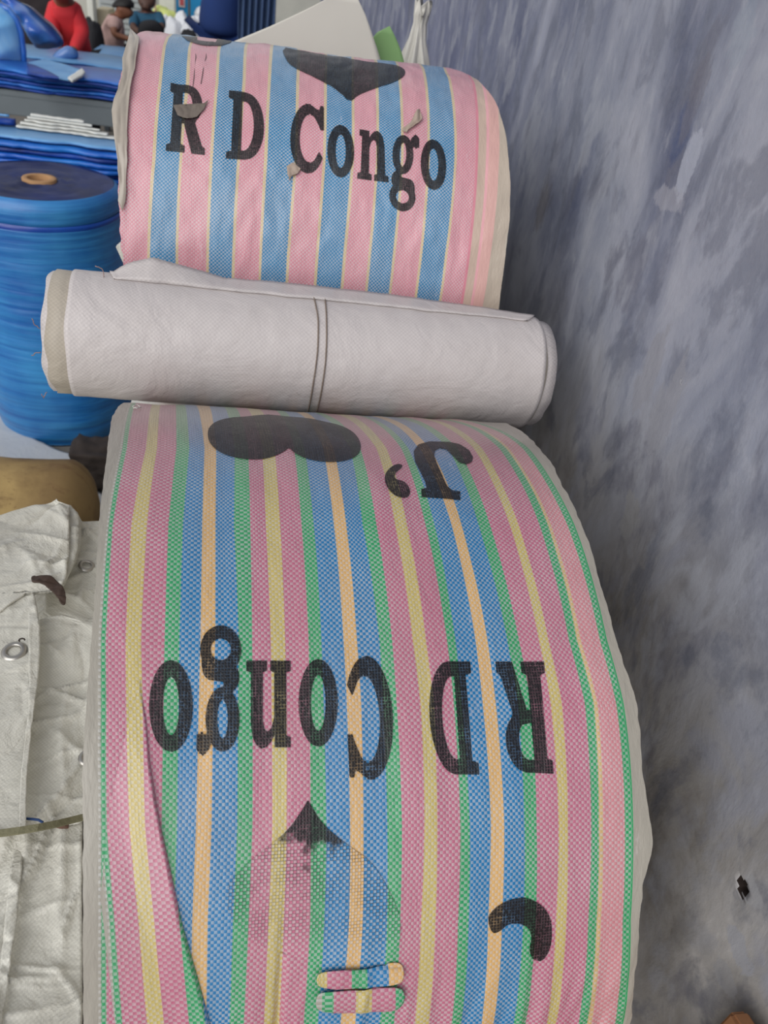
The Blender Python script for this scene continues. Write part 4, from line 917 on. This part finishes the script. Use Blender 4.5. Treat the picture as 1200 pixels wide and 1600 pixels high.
# ================================================================ PEOPLE
def skinned(name, V, E, R, mat, parent, sub=2):
    me = bpy.data.meshes.new(name); me.from_pydata([tuple(v) for v in V], E, []); me.update()
    tmp = bpy.data.objects.new('tmp', me); C.objects.link(tmp); sk = tmp.modifiers.new('s', 'SKIN'); ss = tmp.modifiers.new('d', 'SUBSURF'); ss.levels = sub; ss.render_levels = sub
    if not me.skin_vertices: me.attributes
    for i, r in enumerate(R):
        d = me.skin_vertices[0].data[i]; d.radius = (r if isinstance(r, tuple) else (r, r)); d.use_root = (i == 0)
    dg = bpy.context.evaluated_depsgraph_get(); ev = tmp.evaluated_get(dg); m2 = bpy.data.meshes.new_from_object(ev)
    bpy.data.objects.remove(tmp); m2.materials.clear(); o = link(name, m2, mat); rel(o, parent); return o
def person(name, J, S, skin, shirt, pants, hair, label, fwd, sleeve_=1.0, hairlen=1.0, bulk=1.0):
    """J: joint positions (world) pelvis chest neck head and, for L/R, sh el wr hip kn an; S body scale; fwd facing direction"""
    root = empty(name, (J['pelvis'].x, J['pelvis'].y, 0), label, 'person'); V = []; E = []; R = []
    def add(p, r, par=None):
        V.append(Vector(p)); R.append(r)
        if par is not None: E.append((par, len(V)-1))
        return len(V)-1
    f = Vector(fwd).normalized(); upv = (J['head']-J['neck']).normalized()
    pel = add(J['pelvis'], (.13*S, .10*S)); mid = add(J['pelvis'].lerp(J['chest'], .5), (.115*S, .09*S), pel); ch = add(J['chest'], (.14*S, .10*S), mid); nk = add(J['neck'], .05*S, ch)
    h0 = add(J['neck'].lerp(J['head'], .45)+f*.01*S, .062*S, nk); h1 = add(J['head'], (.098*S, .104*S), h0); add(J['head']+upv*.07*S, (.080*S, .088*S), h1)
    add(J['head']+f*.105*S-upv*.012*S, .012*S, h1)                                            # nose
    side = f.cross(upv).normalized()
    for sg in (1, -1): add(J['head']+side*sg*.088*S, .012*S, h1)
    for sd in 'LR':
        sh = add(J['sh'+sd], .052*S, ch); el = add(J['el'+sd], .038*S, sh); wr = add(J['wr'+sd], .025*S, el)
        d = (J['wr'+sd]-J['el'+sd]).normalized(); a = d.cross(Vector((0, 0, 1)));
        a = a.normalized() if a.length > .2 else Vector((1, 0, 0)); b = d.cross(a)
        pm = add(J['wr'+sd]+d*.05*S, (.034*S, .018*S), wr)
        for k in range(4):
            o_ = (k-1.5)*.019*S; L_ = (.062, .074, .070, .054)[k]*S
            q = add(J['wr'+sd]+d*.085*S+a*o_, .0095*S, pm); q = add(J['wr'+sd]+d*(.085*S+L_*.5)+a*o_*1.1+b*.008*S, .0085*S, q); add(J['wr'+sd]+d*(.085*S+L_*.9)+a*o_*1.15+b*.026*S, .0075*S, q)
        q = add(J['wr'+sd]+d*.035*S-a*.034*S, .011*S, pm); add(J['wr'+sd]+d*.075*S-a*.055*S+b*.012*S, .009*S, q)
        hp = add(J['hip'+sd], .085*S, pel); kn = add(J['kn'+sd], .056*S, hp); an = add(J['an'+sd], .036*S, kn); add(J['an'+sd]+f*.13*S-Vector((0, 0, .03*S)), (.034*S, .024*S), an)
    skinned('body', V, E, R, skin, root)
    V2 = [J['chest'], J['pelvis'].lerp(J['chest'], .5), J['pelvis'], J['chest'].lerp(J['neck'], .75), J['pelvis']-(J['chest']-J['pelvis']).normalized()*.09*S]; R2 = [(.165*S, .125*S), (.155*S, .125*S), (.165*S, .14*S), .07*S, (.155*S, .13*S)]; E2 = [(0, 1), (1, 2), (0, 3), (2, 4)]
    for sd in 'LR':
        n = len(V2); V2.append(J['sh'+sd]); R2.append(.068*S); E2.append((0, n)); e = J['sh'+sd].lerp(J['el'+sd], min(1, sleeve_)); V2.append(e); R2.append(.056*S); E2.append((n, n+1))
        if sleeve_ > 1: V2.append(J['el'+sd].lerp(J['wr'+sd], sleeve_-1)); R2.append(.042*S); E2.append((n+1, n+2))
    R2 = [tuple(q*bulk for q in r) if isinstance(r, tuple) else r*(1+(bulk-1)*.5) for r in R2]; skinned('shirt', V2, E2, R2, shirt, root)
    V3 = [J['pelvis']+Vector((0, 0, .05*S))]; R3 = [(.16*S*bulk, .13*S*bulk)]; E3 = []
    for sd in 'LR':
        n = len(V3); V3 += [J['hip'+sd], J['kn'+sd], J['kn'+sd].lerp(J['an'+sd], .9)]; R3 += [.10*S, .074*S, .056*S]; E3 += [(0, n), (n, n+1), (n+1, n+2)]
    skinned('trousers', V3, E3, R3, pants, root)
    # hair cap following the skull, fuller at the back
    vs = []; fs = []; n, m = 28, 14
    for j in range(m+1):
        ph = (j/m)*1.95
        for i in range(n):
            th = 2*math.pi*i/n; bk = -math.cos(th)                                          # 1 = back
            lim = ph*(.60+.40*(bk*.5+.5)*hairlen)
            loc = upv*math.cos(lim)*.108*S+(f*math.cos(th)+side*math.sin(th))*math.sin(lim)*.096*S
            vs.append(J['head']+upv*.022*S-f*.012*S+loc*(1+.06*noise.noise(loc*40/S)))
    for j in range(m):
        for i in range(n): l = (i+1) % n; fs.append((j*n+i, j*n+l, (j+1)*n+l, (j+1)*n+i))
    o = link('hair', mesh(vs, fs), hair); s = o.modifiers.new('t', 'SOLIDIFY'); s.thickness = .012*S; rel(o, root)
    for sg in (1, -1):
        c = J['head']+f*.084*S+side*sg*.032*S+upv*.014*S; bm = bmesh.new(); bmesh.ops.create_uvsphere(bm, u_segments=12, v_segments=8, radius=.012*S); bmesh.ops.translate(bm, verts=bm.verts, vec=c)
        me = bpy.data.meshes.new('eye'); bm.to_mesh(me); bm.free(); rel(link('eye', me, m_eye), root)
    rel(tube('mouth', [J['head']+f*.088*S-upv*.05*S+side*.022*S*k for k in (-1, 0, 1)], .005*S, m_lip, None, 6), root)
    return root
m_eye = plain('dark_eye', (40, 32, 28), .3); m_lip = plain('lips', (110, 62, 54), .6)
m_skin = plain('brown_skin', (124, 82, 62), .55, .06, 20, .1); m_skind = plain('deep_brown_skin', (80, 54, 44), .55, .06, 20, .1); m_hair = plain('black_hair', (22, 19, 19), .6, .3, 60, .5)
m_red = plain('red_knit', (206, 52, 58), .85, .1, 12, .3); m_pk = plain('pale_patterned_shirt', (176, 146, 140), .85, .35, 28, .3); m_teal = plain('dark_teal_shirt', (34, 78, 104), .85, .15, 8, .2)
m_navy = plain('navy_cloth', (22, 48, 100), .85, .2, 6, .4); m_blk = plain('near_black_cloth', (34, 34, 38), .9, .2, 10, .4); m_denim = plain('denim', (62, 82, 116), .85, .25, 14, .3, sc3=(3, 3, .6))
def PJ(Y, d, ground=0.0):
    return {k: on_y(v[0], v[1], Y+(v[2] if len(v) > 2 else 0)) for k, v in d.items()}
# person in red leaning over the rear worktable, seen from the front
Y = 6.75
J = PJ(Y, dict(pelvis=(112, 84, .12), chest=(102, 28, -.05), neck=(98, -2, -.12), head=(93, -22, -.22), shL=(119, 18, -.05), elL=(129, 52, -.08), wrL=(113, 84, -.32), shR=(84, 16, -.05), elR=(80, 48, -.15), wrR=(94, 80, -.38)))
for sd, dx in (('L', .1), ('R', -.1)):
    J['hip'+sd] = J['pelvis']+Vector((dx, 0, -.05)); J['kn'+sd] = J['hip'+sd]+Vector((dx*.1, -.02, -.36)); J['an'+sd] = Vector((J['kn'+sd].x, J['kn'+sd].y+.03, .07))
person('person', J, 1.0, m_skin, m_red, m_blk, m_hair, 'person in a red long-sleeved top leaning over the rear worktable', (-.25, -1, -.3), 1.86)
# boy in profile
Y = 8.3
J = PJ(Y, dict(pelvis=(172, 80), chest=(176, 40), neck=(184, 27), head=(192, 15), shL=(179, 34, -.14), elL=(178, 54, -.17), wrL=(196, 59, -.16), shR=(179, 34, .14), elR=(184, 54, .17), wrR=(201, 62, .12)))
for sd, dy in (('L', -.09), ('R', .09)):
    J['hip'+sd] = J['pelvis']+Vector((.03, dy, -.03)); J['kn'+sd] = J['hip'+sd]+Vector((.33, 0, .0)); J['an'+sd] = Vector((J['kn'+sd].x+.02, J['kn'+sd].y, .07))
person('person', J, .86, m_skin, m_pk, m_blk, m_hair, 'boy with black hair in a pale patterned shirt sitting in profile', (1, -.15, -.25), .75, 1.0, 1.12)
sp_ = J['pelvis']
def stool(x, y, z, label):
    t = empty('stool', (x, y, 0), label, 'stool'); box('seat', (x-.17, y-.16, z-.04), (x+.17, y+.16, z), m_steel2, t)
    for a in (-.14, .11):
        for b in (-.13, .1): box('leg', (x+a, y+b, 0), (x+a+.03, y+b+.03, z-.04), m_steel2, t)
stool(sp_.x, sp_.y, sp_.z-.19, 'low stool under the boy in the pale shirt')
# person in dark teal
Y = 9.5
J = PJ(Y, dict(pelvis=(231, 76), chest=(230, 36), neck=(229, 18), head=(229, 4), shL=(249, 27), elL=(253, 44, -.2), wrL=(240, 52, -.38), shR=(211, 27), elR=(208, 44, -.2), wrR=(222, 53, -.38)))
for sd, dx in (('L', .09), ('R', -.09)):
    J['hip'+sd] = J['pelvis']+Vector((dx, -.03, -.03)); J['kn'+sd] = J['hip'+sd]+Vector((dx*.5, -.38, 0)); J['an'+sd] = Vector((J['kn'+sd].x, J['kn'+sd].y-.02, .07))
person('person', J, .95, m_skind, m_teal, m_blk, m_hair, 'dark haired person in a dark teal shirt sitting near the white sacks', (0, -1, -.35), .9)
sp_ = J['pelvis']; stool(sp_.x, sp_.y, sp_.z-.20, 'low stool under the person in dark teal')
o = pillow('dark_bundle', [(217, 34), (232, 30), (246, 32), (256, 44), (258, 52), (240, 56), (214, 56)], 8.9, .12, m_blk, 4); 
tag(o, 'black cloth bundle in front of the person in dark teal', 'bundle')
# standing person in navy
Y = 7.3
J = PJ(Y, dict(pelvis=(346, 38), chest=(348, -42), neck=(350, -80), head=(352, -108), shL=(372, -58), elL=(378, 0), wrL=(376, 44, -.05), shR=(328, -56), elR=(326, 0), wrR=(333, 40, -.06)))
for sd, dx in (('L', .085), ('R', -.085)):
    J['hip'+sd] = J['pelvis']+Vector((dx, 0, -.05)); J['kn'+sd] = J['hip'+sd]+Vector((0, -.02, -.38)); J['an'+sd] = Vector((J['kn'+sd].x, J['kn'+sd].y+.03, .07))
person('person', J, 1.0, m_skin, m_navy, m_navy, m_hair, 'standing person in navy clothes with the arm hanging down, head above the photo', (.1, -1, 0), 1.75, 1.0, 1.4)
# blue-grey cloth hanging by the wall
hc = on_y(402, 20, 6.6)
vs = []; fs = []; n, m = 50, 30
for j in range(m+1):
    for i in range(n+1):
        x = hc.x-.13+.26*i/n; z = .02+(2.2-.02)*j/m; vs.append((x, 6.6+.03*math.sin(i*.75+.8*noise.noise((z, 0, 0))*3)+.02*noise.noise((x*8, z*2, 1)), z))
for j in range(m):
    for i in range(n): k = j*(n+1)+i; fs.append((k, k+1, k+n+2, k+n+1))
o = link('hanging_cloth', mesh(vs, fs), m_denim); s = o.modifiers.new('t', 'SOLIDIFY'); s.thickness = .006; tag(o, 'blue-grey cloth hanging in folds beside the standing person in navy', 'cloth')
# ================================================================ FAR WALL THINGS
def bp_(px, py, Y=12.1): return on_y(px, py, Y)
def panel(name, x0, y0, x1, y1, Y, t, mat, label, cat, down=True):
    a, b = on_y(x0, y0, Y), on_y(x1, y1, Y); lo = (min(a.x, b.x), Y, 0 if down else min(a.z, b.z)); hi = (max(a.x, b.x), Y+t, max(a.z, b.z)); o = box(name, lo, hi, mat, None, .006); tag(o, label, cat); return o
m_cyan = plain('bright_blue_paint', (24, 136, 190), .6, .08, 3, .1)
panel('blue_partition', 274, -40, 345, 30, 11.6, .06, m_cyan, 'bright blue partition with a small red and white notice at the back', 'partition')
a = on_y(279, -8, 11.58); b = on_y(289, 12, 11.58)
o = box('notice', (a.x, 11.585, b.z), (b.x, 11.598, a.z), plain('white_paper', (226, 208, 206), .7), None, .001); tag(o, 'small red and white notice on the bright blue partition', 'notice')
rel(box('red_print', (a.x+.015, 11.578, b.z+.02), (b.x-.015, 11.586, b.z+.10), plain('red_print', (206, 92, 96), .7), None, .001), o)
panel('white_pillar', 132, -40, 147, 30, 10.2, .2, plain('white_paint', (222, 222, 212), .7, .05, 3, .1), 'white pillar between the person in red and the boy', 'pillar')
panel('cream_cabinet', 149, 14, 171, 45, 10.4, .4, plain('cream_paint', (190, 178, 152), .7, .08, 5, .2), 'cream cabinet left of the boy', 'cabinet')
o = panel('shutter', 150, -45, 243, 6, 11.5, .06, plain('light_grey_metal', (178, 182, 182), .6, .05, 5, .1), 'light grey slatted shutter behind the boy', 'shutter')
for k in range(9):
    q = o.data; 
sa, sb = on_y(150, -45, 11.49), on_y(243, 6, 11.49)
for k in range(12):
    z = .12+k*(sa.z-.2)/12; rel(box('slat', (sa.x+.02, 11.47, z), (sb.x-.02, 11.5, z+.05), plain('slat_grey', (160, 165, 166), .6) if k == 0 else bpy.data.materials['slat_grey'], None, .004), o)
o = panel('doorway_curtain', 247, -45, 273, 12, 11.3, .03, plain('pale_cloth', (214, 214, 204), .8), 'pale curtain beside the bright blue partition', 'curtain')
panel('thin_pipe', 240.5, -45, 242.5, 20, 11.0, .04, plain('pinkish_pipe', (196, 150, 144), .6), 'thin pinkish pipe beside the pale curtain', 'pipe')
def heap(name, px, py, Y, rx, ry, h, mat, label, cat, seed=1, base=0.0):
    c = on_y(px, py, Y); bm = bmesh.new(); bmesh.ops.create_icosphere(bm, subdivisions=5, radius=1)
    for v in bm.verts:
        d = v.co.copy(); k = 1+.16*noise.noise(d*1.6+Vector((seed, 0, 0)))+.06*abs(noise.noise(d*4+Vector((0, seed, 0))))
        v.co = Vector((c.x+d.x*rx*k, Y+d.y*ry*k, base+(h)*max(0, .0+(d.z*k*.5+.5))))
    me = bpy.data.meshes.new(name); bm.to_mesh(me); bm.free(); o = link(name, me, mat); return tag(o, label, cat)
m_wsack = plain('white_sacks', (222, 224, 228), .6, .05, 8, .3)
def htop(px, py, Y): return on_y(px, py, Y).z
for k, (px, Y, rx, t) in enumerate(((256, 10.72, .13, 29), (284, 10.75, .13, 25), (312, 10.7, .13, 27), (270, 10.3, .14, 32), (300, 10.25, .14, 34))):
    heap('white_sack', px, 40, Y, rx, .17, htop(px, t, Y)*1.04, m_wsack, 'stuffed white sack beyond the upper pink roll, '+('back row left', 'back row middle', 'back row right', 'front row left', 'front row right')[k], 'sack', 3+k)['group'] = 'white sacks at the back'
heap('wrapped_bundle', 319, 22, 11.2, .11, .12, .14, m_wsack, 'small white bundle on the dark stand by the blue partition', 'bundle', 9, htop(319, 32, 11.2))
t = empty('stand', (on_y(319, 34, 11.2).x, 10.9, 0), 'dark stand holding a small white bundle by the blue partition', 'stand')
sx = on_y(319, 34, 11.2).x; szz = htop(319, 32, 11.2)
box('shelf', (sx-.18, 11.06, szz-.04), (sx+.14, 11.35, szz-.002), m_steel2, t); box('leg', (sx-.18, 11.07, 0), (sx-.15, 11.1, szz+.45), m_steel2, t); box('leg', (sx+.11, 11.07, 0), (sx+.14, 11.1, szz-.04), m_steel2, t)
heap('yellow_sack', 255, 20, 11.1, .24, .14, htop(255, 11, 11.1), plain('yellow_green_cloth', (206, 216, 130), .7, .08, 12, .5), 'pale yellow-green sack behind the white sacks', 'sack', 6)
heap('dark_heap', 146, 60, 7.95, .11, .13, htop(147, 30, 8.0), m_blk, 'heap of black cloth between the person in red and the boy', 'cloth heap', 12)
heap('dark_heap', 52, 30, 8.9, .42, .28, htop(56, -24, 8.4), plain('dark_brown_heap', (44, 38, 40), .9, .3, 8, .5), 'tall dark heap behind the crumpled blue bags', 'cloth heap', 15)
heap('dark_heap', 296, 60, 7.85, .13, .12, htop(296, 46, 7.85), m_blk, 'small black heap just above the top left of the upper pink roll', 'cloth heap', 16)
